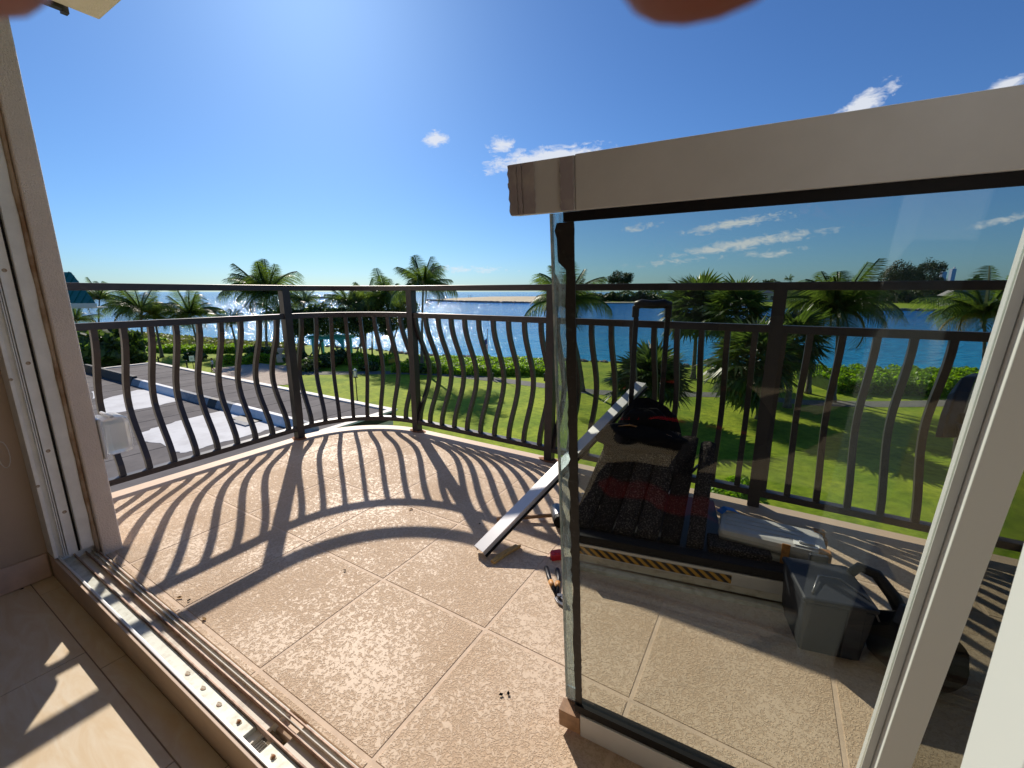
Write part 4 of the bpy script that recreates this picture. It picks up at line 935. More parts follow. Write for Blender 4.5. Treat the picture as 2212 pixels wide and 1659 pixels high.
palm('second trunk palm just left of the large dark coconut palm', 1745, 850, 1752, 668, 60, 22, 12, (-.2, 0))
palm('pale drooping palm near the white stile of the panel', 2118, 848, 2126, 688, 110, 34, 13, (-.3, 0), True, 5)
palm('palm far left half hidden by the stucco wall end', 168, 745, 165, 694, 40, 22, 14)
palm('thin palm beside the leaning bushy palm', 350, 772, 334, 690, 38, 20, 21, (-.2, 0))
palm('small palm behind the bright plaza corner', 602, 764, 604, 690, 44, 22, 22)
palm('second feathery palm inside the dark tree mass', 790, 770, 792, 655, 50, 24, 23)

def fan_leaf(name, m, n=24):
    b = MB(); b.tube([(0, 0, 0), (.25, 0, .05), (.5, 0, .04)], [.012, .010, .008], 4)
    for i in range(n):
        a = -2.2+4.4*i/(n-1); l = .55*(1-.12*abs(a)/2.2)*(0.9+.15*random.random()); c_ = Vector((.5, 0, .04))
        d1 = Vector((math.cos(a), math.sin(a), -.03-.10*abs(math.sin(a)))); s1 = Vector((-math.sin(a), math.cos(a), 0))
        mid = c_+d1*l*.55; e = c_+d1*l+Vector((0, 0, -.13*random.random()-.03))
        b.add([c_, mid-s1*.030+V3(0, 0, .012), e, mid+s1*.030-V3(0, 0, .006)], [(0, 1, 2, 3)])
    return b.mesh(name, m)
FL = [fan_leaf('fan_leaf', M['fan']) for _ in range(3)]
def fanpalm(label, u, v, cu, cv, R_, nl=46, seed=0, lowest=-.9, group='fan palms on the lawn'):
    base = ground(u, v, ZG); d_ = Vector((cu-1106, (829.5-cv)*SP+922*CP, (829.5-cv)*CP-922*SP))
    k = math.hypot(base.x, base.y)/math.hypot(d_.x, d_.y); top = Vector((d_.x*k, d_.y*k, EYE+d_.z*k)); h = max(.5, top.z-ZG)
    r_ = R_*(base.y*CP-(ZG-EYE)*SP)/922; rr = random.Random(seed)
    t_ = thing('fan_palm', label, 'palm tree', base, 0, group)
    link('trunk', trunk(h, (top.x-base.x, top.y-base.y), .2, .15, seed=seed), t_); o = Vector((top.x-base.x, top.y-base.y, h))
    for i in range(nl):
        q = i/nl; a = i*2.39996; el_ = 1.35-(1.35-lowest)*q**.8+rr.uniform(-.12, .12)
        f = link('fan_leaf', FL[i % 3], t_, loc=o+Vector((0, 0, .1*(1-q)))); s = r_*(.95+.25*rr.random())
        f.rotation_euler = (rr.uniform(-.3, .3), -el_, a); f.scale = (s, s, s)
    return t_
fanpalm('tall fan palm beside the pull handle behind the glass', 1497, 818, 1506, 672, 78, 60, 31)
fanpalm('low bushy fan palm on the lawn below the tall one', 1405, 905, 1405, 838, 92, 56, 32, -.2)
fanpalm('dark fan palm with a skirt of hanging leaves behind the third rail post', 1640, 905, 1625, 785, 96, 72, 33, -1.35)
fanpalm('fan palm rising behind the dark one beside the white house', 1585, 845, 1590, 678, 72, 46, 34)
fanpalm('fan palm leaning at the far right beyond the panel', 1700, 880, 1712, 745, 76, 46, 35)

def shrub(label, u, v, w, h, n, m='shrub', size=.2, name='shrub', z=ZG, group=None, px=None, cat='shrub'):
    base = ground(u, v, z); t_ = thing(name, label, cat, base, 0, group)
    P = rng.normal(size=(n, 3)); P /= np.linalg.norm(P, axis=1)[:, None]; r_ = 0.55+0.45*rng.random(n)**.5
    lump = 1+.2*np.sin(P[:, 0]*5+seedn[0])+.15*np.sin(P[:, 1]*7+P[:, 2]*6)
    C = P*(r_*lump)[:, None]*[w, w*.8, h*.55]+[0, 0, h*.5]; C[:, 2] = np.maximum(C[:, 2], .03); seedn[0] += 1.7
    link('foliage', quadmesh('foliage', leafquads(C, P*1.2, np.full(n, size), 1.1), M[m]), t_)
    link('stem', MB().tube([(0, 0, 0), (w*.1, 0, h*.5)], [.06*w, .03*w], 6).mesh('stem', M['bark']), t_)
    return t_
seedn = [0.0]
shrub('big glossy broad leaved bush beside the stucco wall above the flat roof', 225, 800, 4.6, 5.0, 3000, 'fan', .42)
shrub('second broad leaved bush at the left end of the flat roof', 262, 795, 3.0, 3.0, 1500, 'fan', .36)
for k, (u, v, w, h) in enumerate([(420, 778, 1.4, 1.1), (700, 792, 2.0, 1.6), (668, 800, 1.8, 1.5), (735, 786, 1.8, 1.9), (640, 786, 1.5, 1.7), (575, 770, 1.7, 1.4), (800, 800, 1.3, .9), (905, 806, 1.1, 1.0), (560, 776, 1.6, 1.8)]):
    shrub(['round dark bush in front of the far left hedge by the sign', 'spiky dark bush in front of the pergola', 'dark bush at the plaza edge beside the left post', 'taller dark bush under the pergola right column',
           'bush between left post and pergola', 'dark bush behind the stone urn', 'small bush right of the path lamp', 'small dark bush at the foot of the slim straight palm', 'spiky dark bush left of the stone urn'][k],
          u, v, w, h, 700, 'shrub', .22, group='dark bushes round the plaza')
shrub('low leafy plant at the lawn edge under the railing seen below the black jacket', 1560, 1085, 1.0, .7, 600, 'hedge', .12)
shrub('low leafy plant at the lawn edge beside the third post', 1600, 1060, .9, .6, 500, 'hedge', .12)

def tree(label, u, v, cu, cv, rw, rh, ntr=3, n=7000, m='tree', size=.28, z=ZG, name='broadleaf_tree', group=None, dist=None, clumps=34, feather=0.0, cat='tree'):
    base = ground(u, v, z); d_ = Vector((cu-1106, (829.5-cv)*SP+922*CP, (829.5-cv)*CP-922*SP))
    k = math.hypot(base.x, base.y)/math.hypot(d_.x, d_.y); top = Vector((d_.x*k, d_.y*k, EYE+d_.z*k)); sc = (base.y*CP-(z-EYE)*SP)/922
    w, h = rw*sc, rh*sc; o = Vector((top.x-base.x, top.y-base.y, top.z-z)); t_ = thing(name, label, cat, base, 0, group)
    cc = rng.normal(size=(clumps, 3)); cc /= np.linalg.norm(cc, axis=1)[:, None]; cc *= (0.35+0.55*rng.random(clumps)**.6)[:, None]
    idx = rng.integers(0, clumps, n); P = rng.normal(size=(n, 3)); P /= np.linalg.norm(P, axis=1)[:, None]
    cr = 0.20+0.16*rng.random(clumps); C = cc[idx]+P*(cr[idx]*(0.6+.4*rng.random(n)))[:, None]
    if feather: C[:, 2] += feather*(rng.random(n)**3)*.5; C[:, 0] += feather*.25*C[:, 2]
    C = C*[w, w*.8, h]+[o.x, o.y, o.z]
    link('crown', quadmesh('crown', leafquads(C, P, np.full(n, size*sc*9), .9), M[m]), t_)
    for i in range(ntr):
        a = i*2.1; e = o+Vector((w*.35*math.cos(a), w*.3*math.sin(a), 0)); s0 = Vector((w*.22*(i-(ntr-1)/2), w*.1*math.sin(a), 0))
        link('trunk', MB().tube([s0, s0.lerp(e, .45)+Vector((.1*w*math.sin(a*3), 0, 0)), e], [.028*h+.05, .02*h+.04, .01*h+.02], 7).mesh('trunk', M['bark'], True), t_)
    return t_
tree('dark many stemmed tree mass above the turquoise pergola', 700, 770, 705, 694, 72, 38, 5, 11000)
tree('dark leafy tree right of the pergola in the glitter', 785, 772, 782, 685, 58, 44, 4, 9000)
tree('leafy tree behind the second post', 850, 776, 850, 672, 56, 52, 3, 8500)
tree('small leafy tree at the left of the pergola', 655, 772, 650, 695, 38, 30, 3, 5000)

# ================================================================ FAR SHORE
def far(u, v, z=ZS+.15): return GX(u, v, z)
spit = [far(*q) for q in [(925, 649), (1000, 652.2), (1100, 654), (1270, 655.5), (1420, 655.5), (1420, 646), (1260, 641.5), (1120, 641), (1060, 641.5), (990, 644.5)]]
sheet('sand_spit', spit, ZS+.9, 'sand', zb=ZS-1)
rk2 = MB()
def rockline(a, b_, n, s0, z):
    for k in range(n):
        t = random.random(); x0, y0 = a[0]+(b_[0]-a[0])*t, a[1]+(b_[1]-a[1])*t; b = random.choice(protos); s = s0*(.5+random.random())
        rk2.add([(x0+x*s*1.6, y0+y*s-random.random()*s, z+zz*s) for x, y, zz in b.v], b.f)
for i in range(3): rockline(spit[i], spit[i+1], 130, 1.3, ZS+.4)
rockline(far(620, 643.5), far(760, 645), 160, 2.2, ZS+.5); rockline(far(925, 649), spit[1], 30, 1.2, ZS+.4)
link('far_jetty_rocks', rk2.mesh('far_jetty_rocks', M['rock']), kind='stuff', label='dark boulders edging the sand spit and the thin far jetty', category='rocks')
for k, (u, lab) in enumerate([(1012.5, 'left one of two slender dark posts at the tip of the sand spit'), (1017, 'right one of two slender dark posts at the tip of the sand spit')]):
    b_ = ground(u, 643.2, ZS+.9); t_ = thing('marker_post', lab, 'post', b_, 0, 'two marker posts on the spit')
    link('pole', MB().tube([(0, 0, 0), (0, 0, 4.2)], [.35, .28], 6).mesh('pole', M['blackm']), t_); link('cap', MB().tube([(0, 0, 4.2), (0, 0, 4.8)], [.45, .2], 6).mesh('cap', M['blackm']), t_)
pen = [far(*q) for q in [(1240, 654), (1400, 654.5), (1560, 657), (1640, 664), (1760, 666), (1900, 670), (2050, 672), (2300, 674), (2500, 676)]]
penb = [far(*q) for q in [(2500, 643), (2100, 641), (1700, 640), (1400, 639.5), (1240, 641)]]
sheet('far_peninsula', pen+penb, ZS+1.1, 'lawn', zb=ZS-1)
rk3 = MB(); rk2 = rk3
for i in range(len(pen)-1): rockline(pen[i], pen[i+1], 110, 1.0, ZS+.5)
link('far_bank_rocks', rk3.mesh('far_bank_rocks', M['rock']), kind='stuff', label='rocks along the far bank of the inlet', category='rocks')
# low far wood: one mass
def farwood(u0, u1, vb, hpx, n, seed=0, depth=26):
    a_, b_ = np.array(GX(u0, vb, ZS+1)), np.array(GX(u1, vb, ZS+1)); s = rng.random(n)
    P = a_+(b_-a_)*s[:, None]; dist = np.linalg.norm(P, axis=1); P = P*(1+rng.random(n)*depth/dist)[:, None]
    sc = dist/940; hm = hpx*sc*(.75+.22*np.sin(s*37+seed)+.16*np.sin(s*91+seed*2)+.1*np.sin(s*190))
    z = ZS+1+hm*rng.random(n)**.6
    return leafquads(np.column_stack([P, z]), np.tile([0, -.6, .8], (n, 1)), 1.1*dist/400, 1.0)
FV = np.vstack([farwood(1236, 1660, 651, 17, 16000, 1), farwood(1600, 1640, 650, 26, 1500, 5), farwood(1740, 2300, 654, 34, 16000, 3, 60), farwood(1660, 2300, 648, 26, 9000, 7, 60), farwood(1240, 2300, 643, 14, 8000, 9, 60)])
link('far_wood', quadmesh('far_wood', FV, M['fartree']), kind='stuff', label='low dark wood covering the far bank of the inlet', category='trees')
def fartree_(label, cu, cv, rw, rh, vb, n, name='casuarina_tree', m='cas', feather=.5, clumps=40, size=.16):
    return tree(label, cu, vb, cu, cv, rw, rh, 2, n, m, size, ZS+1, name, 'tall trees on the far bank', None, clumps, feather)
fartree_('feathery casuarina standing alone on the far bank right of the glass edge', 1340, 604, 27, 18, 650, 5000, size=.15)
fartree_('left half of the tall casuarina pair above the far roof', 1938, 602, 36, 32, 655, 9000, size=.17, clumps=60)
fartree_('right half of the tall casuarina pair above the far roof', 2000, 600, 38, 32, 655, 9000, size=.17, clumps=60)
fartree_('rounded far tree right of the tall fan palm', 1672, 612, 26, 11, 650, 1500, 'broadleaf_tree', 'fartree', 0, 20)
fartree_('flat topped far tree left of the big coconut palm', 1750, 615, 16, 8, 650, 900, 'broadleaf_tree', 'fartree', 0, 14)
for k, (cu, cv, rr_) in enumerate([(1299, 609, 8), (1505, 612, 8), (1567, 611, 8), (1602, 612, 7), (1704, 604, 11), (1532, 616, 5), (1620, 617, 6), (1585, 615, 6), (1795, 616, 7)]):
    t_ = palm('%s on the far bank' % ['small lone palm left of the feathery casuarina', 'first small palm right of the pull handle', 'bushy small palm above the tall fan palm', 'small palm right of the bushy one', 'taller far palm beside the rounded tree',
          'tiny palm between the first and the bushy one', 'tiny palm left of the rounded tree', 'tiny palm behind the fan palms', 'tiny palm left of the coconut crown'][k], cu, 650, cu, cv, rr_, 14, 60+k, (-.2, 0), False, 0, 'small palms on the far bank')
# houses
def house(label, u0, u1, vb, v_eave, v_ridge, wallm, roofm, nwin, dist_z=ZS+1.1, name='house'):
    p0, p1 = ground(u0, vb, dist_z), ground(u1, vb, dist_z); w = (p1-p0).length; a = math.atan2(p1.y-p0.y, p1.x-p0.x)
    sc = p0.length/943; he, hr = (vb-v_eave)*sc, (vb-v_ridge)*sc; t_ = thing(name, label, 'house', p0, a); dp = 10
    link('wall', MB().box(0, w, 0, dp, 0, he).mesh('wall', M[wallm]), t_)
    o = .6; v = MB(); v.add([(-o, -o, he), (w+o, -o, he), (w+o, dp+o, he), (-o, dp+o, he), (min(dp/2, w*.3), dp/2, hr), (w-min(dp/2, w*.3), dp/2, hr)], [(3, 2, 1, 0), (0, 1, 5, 4), (2, 3, 4, 5), (1, 2, 5), (3, 0, 4)])
    link('roof', v.mesh('roof', M[roofm]), t_)
    if nwin:
        ww = w/nwin
        for i in range(nwin):
            f = link('window', MB().box(ww*(i+.22), ww*(i+.78), -.08, -.005, he*.18, he*.78).mesh('window', M['white']), t_)
            for q in (0, 1): link('pane', MB().box(ww*(i+.26+.26*q), ww*(i+.48+.26*q), -.12, -.085, he*.23, he*.73).mesh('pane', M['window']), f)
    return t_
house('white low house with dark windows on the far bank lawn', 1600, 1672, 652, 636, 629, 'housew', 'roofgrey', 6)
house('grey roofed house on the far bank near the panel stile', 2053, 2150, 662, 646, 633, 'housew', 'roofgrey', 3)
house('small pale pavilion left end of the far bank wood', 1256, 1284, 648, 640, 637, 'sand', 'sand', 0, name='pavilion')
for k, (u0, u1, vt) in enumerate([(2027, 2037, 601), (2047, 2056, 597)]):
    p0, p1 = ground(u0, 632.5, ZS), ground(u1, 632.5, ZS); a = math.atan2(p1.y-p0.y, p1.x-p0.x); w = (p1-p0).length; h = (632.5-vt)*p0.length/943
    t_ = thing('tower_block', ['shorter hazy tower block on the horizon', 'taller hazy tower block on the horizon nearest the panel stile'][k], 'building', p0, a, 'distant towers')
    link('shaft', MB().box(0, w, 0, w*.7, 0, h).mesh('shaft', M['tower']), t_); link('roof_box', MB().box(w*.6, w*.8, w*.2, w*.5, h, h*1.08).mesh('roof_box', M['tower']), t_)

# ================================================================ LOW WING WITH THE FLAT ROOF
ZR = -4.0
wing = thing('low_building_wing', 'low flat roofed building wing with grey roofing felt and white coated patches', 'building', L(0, 0, 0), ROT)
A0w, A1w, B0w, B1w, BC = -37.9, -13.55, -8.0, 12.65, 9.0
link('wall', MB().box(A0w+.1, A1w-.1, B0w, B1w-.1, ZG-.2, ZR-.35).mesh('wall', M['stucco']), wing)
roof = link('roof', MB().box(A0w, A1w, B0w, B1w, ZR-.35, ZR).mesh('roof', M['tarblack']), wing)
rs = random.Random(4)
k = 0
for (b0, b1) in ((B0w, BC-.25), (BC+.25, B1w-.26)):
    a = A0w+.26
    while a < A1w-.3:
        w = min(rs.uniform(.9, 1.06), A1w-.28-a); k += 1; z = ZR+.004+.006*(k % 2)
        link('roofing_strip', MB().box(a, a+w-.022, b0, b1, ZR+.001, z+.006).mesh('roofing_strip', M['tar' if rs.random() < .55 else 'tar2']), roof); a += w
for nm, bx in (('roof_trim', (A0w-.05, A1w+.05, B1w-.24, B1w+.05)), ('roof_trim', (A1w-.26, A1w+.05, B0w, B1w-.245)), ('roof_trim', (A0w-.05, A0w+.24, B0w, B1w-.245))):
    link(nm, MB().box(*bx, ZR+.002, ZR+.075).mesh(nm, M['trim']), wing)
def curbpiece(a0, a1, h, m):
    v = MB(); sec = [(BC-.23, ZR+.012), (BC-.15, ZR+h*.62), (BC-.08, ZR+h), (BC+.10, ZR+h), (BC+.2, ZR+.012)]
    vs = [(a0, y, z) for y, z in sec]+[(a1, y, z) for y, z in sec]; n = 5
    v.add(vs, [tuple(range(n)), tuple(range(2*n-1, n-1, -1))]+[(i, i+n, (i+1) % n+n, (i+1) % n) for i in range(n)])
    link('parapet_piece', v.mesh('parapet_piece', M[m]), wing)
for a0, a1, h, m in ((A0w+.3, -29.9, .46, 'tarblack'), (-29.88, -28.9, .34, 'curbg'), (-28.88, -24.6, .34, 'curbw'), (-24.58, -21.4, .33, 'curbg'), (-21.38, -20.7, .335, 'tarblack'), (-20.68, -19.4, .33, 'curbg'), (-19.38, -14.6, .34, 'curbw'), (-14.58, A1w-.3, .33, 'curbg')):
    curbpiece(a0, a1, h, m)
def G4(u, v): p = ground(u, v, ZR+.02); return (p.x*CT-p.y*ST, p.x*ST+p.y*CT)
def patch(pts, z, par=roof):
    P = [G4(*q) for q in pts]; o = []
    for i in range(len(P)):
        a, b = P[i], P[(i+1) % len(P)]
        for t in (0, .25, .5, .75): o.append((a[0]+(b[0]-a[0])*t+rs.uniform(-.07, .07), a[1]+(b[1]-a[1])*t+rs.uniform(-.05, .05)))
    s_ = sum(o[i][0]*o[(i+1) % len(o)][1]-o[(i+1) % len(o)][0]*o[i][1] for i in range(len(o)))
    if s_ < 0: o = o[::-1]
    link('coating_patch', MB().prism(o, ZR+.002, ZR+z).mesh('coating_patch', M['coat']), par)
patch([(225, 862), (300, 842), (352, 841), (395, 858), (388, 866), (330, 878), (226, 896), (215, 880)], .024)
patch([(286, 940), (330, 926), (400, 905), (490, 884), (520, 888), (600, 908), (612, 918), (560, 934), (480, 955), (440, 967), (400, 978), (372, 976), (345, 958), (310, 952)], .024)
patch([(198, 846), (215, 842), (218, 852), (200, 862)], .022)
drain = thing('roof_drain_mat', 'dark drain mat with a pale slab beside the roof parapet gap', 'drain', L(*G4(535, 906), ZR+.02), ROT)
link('mat', MB().box(-.7, .7, -.3, .3, 0, .03).mesh('mat', M['tarblack']), drain); link('slab', MB().box(-.2, .9, -.55, -.32, 0, .05).mesh('slab', M['curbg']), drain)

# ================================================================ GREEN ROOFED WING AT THE LEFT
def hip(u0, u1, dist):
    pass
pe = hY(207, 655, 26.0); pt = hY(163, 588, 27.6)
gb = thing('green_roofed_building', 'neighbouring building wing with a green metal hip roof at far left', 'building', pe, R(4))
w_ = 9.0; rise = pt.z-pe.z; run = abs(pt.x-pe.x)
v = MB(); v.add([(0, 0, 0), (-w_, 0, 0), (-w_, 6, 0), (-6.5, 6, 0), (-run, 1.6, rise), (-w_, 1.6, rise), (-w_, 4.4, rise), (-run-3, 4.4, rise)],
      [(1, 0, 4, 5), (0, 3, 7, 4), (3, 2, 6, 7), (5, 4, 7, 6)])
rf = link('roof', v.mesh('roof', M['greenroof']), gb)
for k in range(1, 12):
    x = -k*.42
    y0, z0 = (0, 0); t = 1.0 if -x > run else -x/run
    link('standing_seam', MB().sweep([(x, 0.0, .02), (x, 1.6*t, rise*t+.02)], .035, .05, side=(1, 0, 0)).mesh('standing_seam', M['greenroof']), rf)
link('eave_fascia', MB().box(-w_, .05, -.06, -.002, -.22, -.01).mesh('eave_fascia', M['trim']), gb)
link('wall', MB().box(-w_, -6.6, .9, 5.4, ZG-pe.z, -.31).mesh('wall', M['stucco']), gb)
link('soffit', MB().box(-w_, -.01, .0, .8, -.30, -.225).mesh('soffit', M['trim']), gb)

# ================================================================ GARDEN FURNITURE
# pergola
pp = ground(676, 774, ZG); pq = ground(744, 775, ZG); pw = (pq-pp).length; pa = math.atan2(pq.y-pp.y, pq.x-pp.x)
pg = thing('pergola', 'turquoise pergola with slanting slats standing against the glitter', 'pergola', pp, pa)
hp_ = 2.9
for x in (0, pw-.35):
    for y in (0, 2.6): link('column', MB().box(x, x+.34, y, y+.34, 0, hp_).mesh('column', M['turq']), pg, bevel=.02)
for x, s_ in ((.345, 1), (pw-.355, -1)):
    v = MB(); v.add([(x, 0.05, hp_), (x+s_*.75, .05, hp_), (x, .05, hp_-.8), (x, .29, hp_), (x+s_*.75, .29, hp_), (x, .29, hp_-.8)], [(0, 1, 2), (3, 5, 4), (0, 3, 4, 1), (1, 4, 5, 2), (2, 5, 3, 0)])
    link('bracket', v.mesh('bracket', M['turq']), pg)
for y in (0.02, 2.62): link('beam', MB().box(-.5, pw+.5, y, y+.28, hp_+.003, hp_+.26).mesh('beam', M['turq']), pg)
for k in range(14): link('rafter', MB().box(-.4+k*(pw+.8)/13-.04, -.4+k*(pw+.8)/13+.04, -.7, 3.6, hp_+.265, hp_+.48).mesh('rafter', M['turq']), pg)
# flagpole
fp = ground(1054, 806, ZG); fl = thing('flagpole', 'white flagpole with a small hanging striped flag on a round base before the hedge', 'flagpole', fp)
hf = 5.35
link('pole', MB().tube([(0, 0, .3), (0, 0, hf)], [.055, .035], 8).mesh('pole', M['white'], True), fl)
link('finial', MB().ball((0, 0, hf+.07), .08, .08, .08).mesh('finial', M['white'], True), fl)
link('round_base', MB().tube([(0, 0, 0), (0, 0, .22), (0, 0, .30)], [.85, .85, .78], 20).mesh('round_base', M['white']), fl)
fg = link('flag', MB().box(-.03, -.02, -.005, .005, hf-2.2, hf-1.1).mesh('flag', M['white']), fl)
def wav(x, z): return .10*math.sin(x*7+z*2)
fw, fh, z1 = .62, 1.35, hf-.95
for k in range(13):          # stripes of a hanging flag, folded
    v = MB(); za, zb_ = z1-fh*k/13, z1-fh*(k+1)/13; n = 7; vs = []
    x0 = -.05 if k > 6 else -.05-.28
    for i in range(n+1):
        x = x0-(fw+x0+.05)*i/n if k <= 6 else -.05-fw*i/n
        dz = -.55*((-x-.05)/fw)
        vs += [(x, wav(x, za), za+dz), (x, wav(x, zb_), zb_+dz)]
    v.add(vs, [(2*i, 2*i+1, 2*i+3, 2*i+2) for i in range(n)])
    link('stripe', v.mesh('stripe', M['flagr' if k % 2 == 0 else 'flagw']), fg)
v = MB(); v.add([(-.05, 0, z1), (-.05, 0, z1-fh*7/13), (-.33, wav(-.33, z1), z1-fh*7/13-.25), (-.33, wav(-.33, z1), z1-.25)], [(0, 1, 2, 3)])
cn = link('canton', v.mesh('canton', M['flagb']), fg)
# path lamp
lp = ground(772, 866, ZG); lt = thing('path_lamp', 'black path lamp post with a small glazed lantern on the lawn behind the roof edge', 'lamp', lp)
link('post', MB().tube([(0, 0, 0), (0, 0, .1), (0, 0, 2.25)], [.12, .05, .045], 8).mesh('post', M['blackm']), lt)
link('cross_arm', MB().box(-.22, .22, -.03, .03, 2.2, 2.26).mesh('cross_arm', M['blackm']), lt)
ln_ = link('lantern', MB().box(-.14, .14, -.14, .14, 2.27, 2.33).box(-.15, .15, -.15, .15, 2.85, 2.91).box(-.14, -.12, -.14, -.12, 2.33, 2.85).box(.12, .14, -.14, -.12, 2.33, 2.85).box(-.14, -.12, .12, .14, 2.33, 2.85).box(.12, .14, .12, .14, 2.33, 2.85).mesh('lantern', M['blackm']), lt)
link('lamp_glass', MB().box(-.11, .11, -.11, .11, 2.335, 2.845).mesh('lamp_glass', M['frost']), ln_)
link('cap', MB().tube([(0, 0, 2.911), (0, 0, 3.08)], [.17, .04], 8).mesh('cap', M['white']), lt)
# sign
sg = ground(419, 797, ZG); st_ = thing('white_sign', 'small white sign on a dark post at the back edge of the flat roof', 'sign', sg, R(25))
link('post', MB().tube([(0, 0, 0), (-.05, 0, 1.75)], .045, 6).mesh('post', M['blackm']), st_)
sp_ = link('sign_plate', MB().box(-.33, .22, -.09, -.05, 1.05, 1.75).mesh('sign_plate', M['white']), st_)
link('printed_symbol', MB().box(-.20, .09, -.094, -.0905, 1.28, 1.54).mesh('printed_symbol', M['tower']), sp_)
for k, (u, v_, h) in enumerate([(343, 783, .8), (405, 796, 1.0), (1176, 823, .8), (1065, 822, .8), (1335, 845, .9)]):
    b_ = ground(u, v_, ZG); t_ = thing('bollard', ['short dark bollard at the far corner of the flat roof', 'short dark bollard just left of the white sign', 'low path bollard right of the flagpole near the glass edge', 'low path bollard near the flagpole base', 'small lit path marker beside the low fan palm'][k], 'bollard', b_, 0, 'bollards along the path')
    link('post', MB().tube([(0, 0, 0), (0, 0, h)], .09, 8).mesh('post', M['blackm']), t_); link('cap', MB().tube([(0, 0, h+.002), (0, 0, h+.08)], [.11, .07], 8).mesh('cap', M['blackm']), t_)
# stone urn
ur = ground(608, 782, ZG); ut = thing('stone_urn', 'pale stone urn on a pedestal at the corner of the plaza', 'urn', ur)
link('pedestal', MB().box(-.45, .45, -.45, .45, 0, 1.1).mesh('pedestal', M['paver']), ut, bevel=.03)
link('urn', MB().tube([(0, 0, 1.105), (0, 0, 1.25), (0, 0, 1.6), (0, 0, 1.95), (0, 0, 2.0)], [.28, .18, .42, .55, .5], 14).mesh('urn', M['paver'], True), ut)

# ================================================================ PEOPLE
def skin_body(name, joints, edges, radii, root, mats, parent, sub=2, colour=None):
    me = bpy.data.meshes.new(name); me.from_pydata([tuple(j) for j in joints], edges, []); o = link(name, me, parent)
    for m in mats: me.materials.append(m)
    sm = o.modifiers.new('skin', 'SKIN'); sm.use_smooth_shade = True; sm.branch_smoothing = .6
    sk = me.skin_vertices[0].data
    for i, r in enumerate(radii): sk[i].radius = r if isinstance(r, tuple) else (r, r)
    for i in range(len(joints)): sk[i].use_root = (i == root)
    ss = o.modifiers.new('subsurf', 'SUBSURF'); ss.levels = sub; ss.render_levels = sub
    dg = bpy.context.evaluated_depsgraph_get(); ev = o.evaluated_get(dg); nm = bpy.data.meshes.new_from_object(ev)
    o.modifiers.clear(); o.data = nm; nm.name = name
    for m in mats:
        if m.name not in [x.name for x in nm.materials if x]: nm.materials.append(m)
    nm.polygons.foreach_set('use_smooth', [True]*len(nm.polygons))
    if colour:
        nm.polygons.foreach_set('material_index', [colour(p.center) for p in nm.polygons])
    return o
# stroller on the plaza
wb = ground(461, 803, ZG)
wk = thing('person', 'distant person in a pale shirt and dark shorts walking beside the roof edge', 'person', wb, R(100))
J = [(0, 0, .95), (0, 0, 1.2), (0, 0, 1.42), (0, .02, 1.53), (0, .03, 1.66), (.18, 0, 1.38), (.24, .12, 1.12), (.22, .30, .98), (-.18, 0, 1.38), (-.25, -.10, 1.12), (-.24, -.02, .92),
     (.10, .0, .9), (.11, .22, .50), (.10, .18, .08), (.10, .32, .04), (-.10, 0, .9), (-.11, -.02, .48), (-.10, -.30, .14), (-.10, -.22, .04)]
E_ = [(0, 1), (1, 2), (2, 3), (3, 4), (2, 5), (5, 6), (6, 7), (2, 8), (8, 9), (9, 10), (0, 11), (11, 12), (12, 13), (13, 14), (0, 15), (15, 16), (16, 17), (17, 18)]
Rr = [.14, .13, .15, .06, .10, .06, .045, .035, .06, .045, .035, .10, .065, .045, .04, .10, .065, .045, .04]
skin_body('body', J, E_, Rr, 0, [M['skin'], M['white'], M['shorts']], wk, 1, lambda c: 1 if 1.0 < c.z < 1.45 and abs(c.x) < .24 else 2 if .5 < c.z <= 1.0 and abs(c.x) < .2 else 0)
link('hair', MB().ball((0, .01, 1.69), .115, .125, .10, 10, 6).mesh('hair', M['hair'], True), wk)

# photographer standing in the room with the phone held out; seen as fingertips over the lens and in the reflections
ps = thing('person', 'photographer in a red shirt whose blurred fingertips reach over the top of the lens', 'person', (0, 0, 0))
def C3(r, u, f): return camf(r, u, f)
J = []; E_ = []; Rr = []
def jt(p, r, par=None):
    J.append(Vector(p)); Rr.append(r); i = len(J)-1
    if par is not None: E_.append((par, i))
    return i
pel = jt((-.22-.25, -.44+.10, .90), (.165, .12)); ab = jt((-.22-.25, -.44+.10, 1.08), (.155, .115), pel); chs = jt((-.21-.25, -.43+.10, 1.28), (.17, .12), ab); nk0 = jt((-.20-.25, -.41+.10, 1.43), (.075, .07), chs)
nk = jt((-.20-.25, -.39+.10, 1.50), .055, nk0); hd0 = jt((-.19-.25, -.36+.10, 1.57), (.072, .085), nk); hd = jt((-.19-.25, -.35+.10, 1.66), (.078, .095), hd0); hd2 = jt((-.19-.25, -.36+.10, 1.73), (.06, .075), hd)
def chain(par, pts):
    for p, r in pts: par = jt(p, r, par)
    return par
for sx in (1, -1):
    hipj = chain(pel, [((-.22+sx*.10-.25, -.44+.10, .82), .105)]); kn = chain(hipj, [((-.22+sx*.14-.25, -.39+.10, .44), .088), ((-.22+sx*.15-.25, -.42+.10, .22), .080), ((-.22+sx*.155-.25, -.44+.10, .06), .042), ((-.22+sx*.16-.25, -.32+.10, -.010), .036), ((-.22+sx*.165-.25, -.25+.10, -.018), .03)])
def finger(par, pts, r): return chain(par, [(p, r*(1-.03*i)) for i, p in enumerate(pts)])
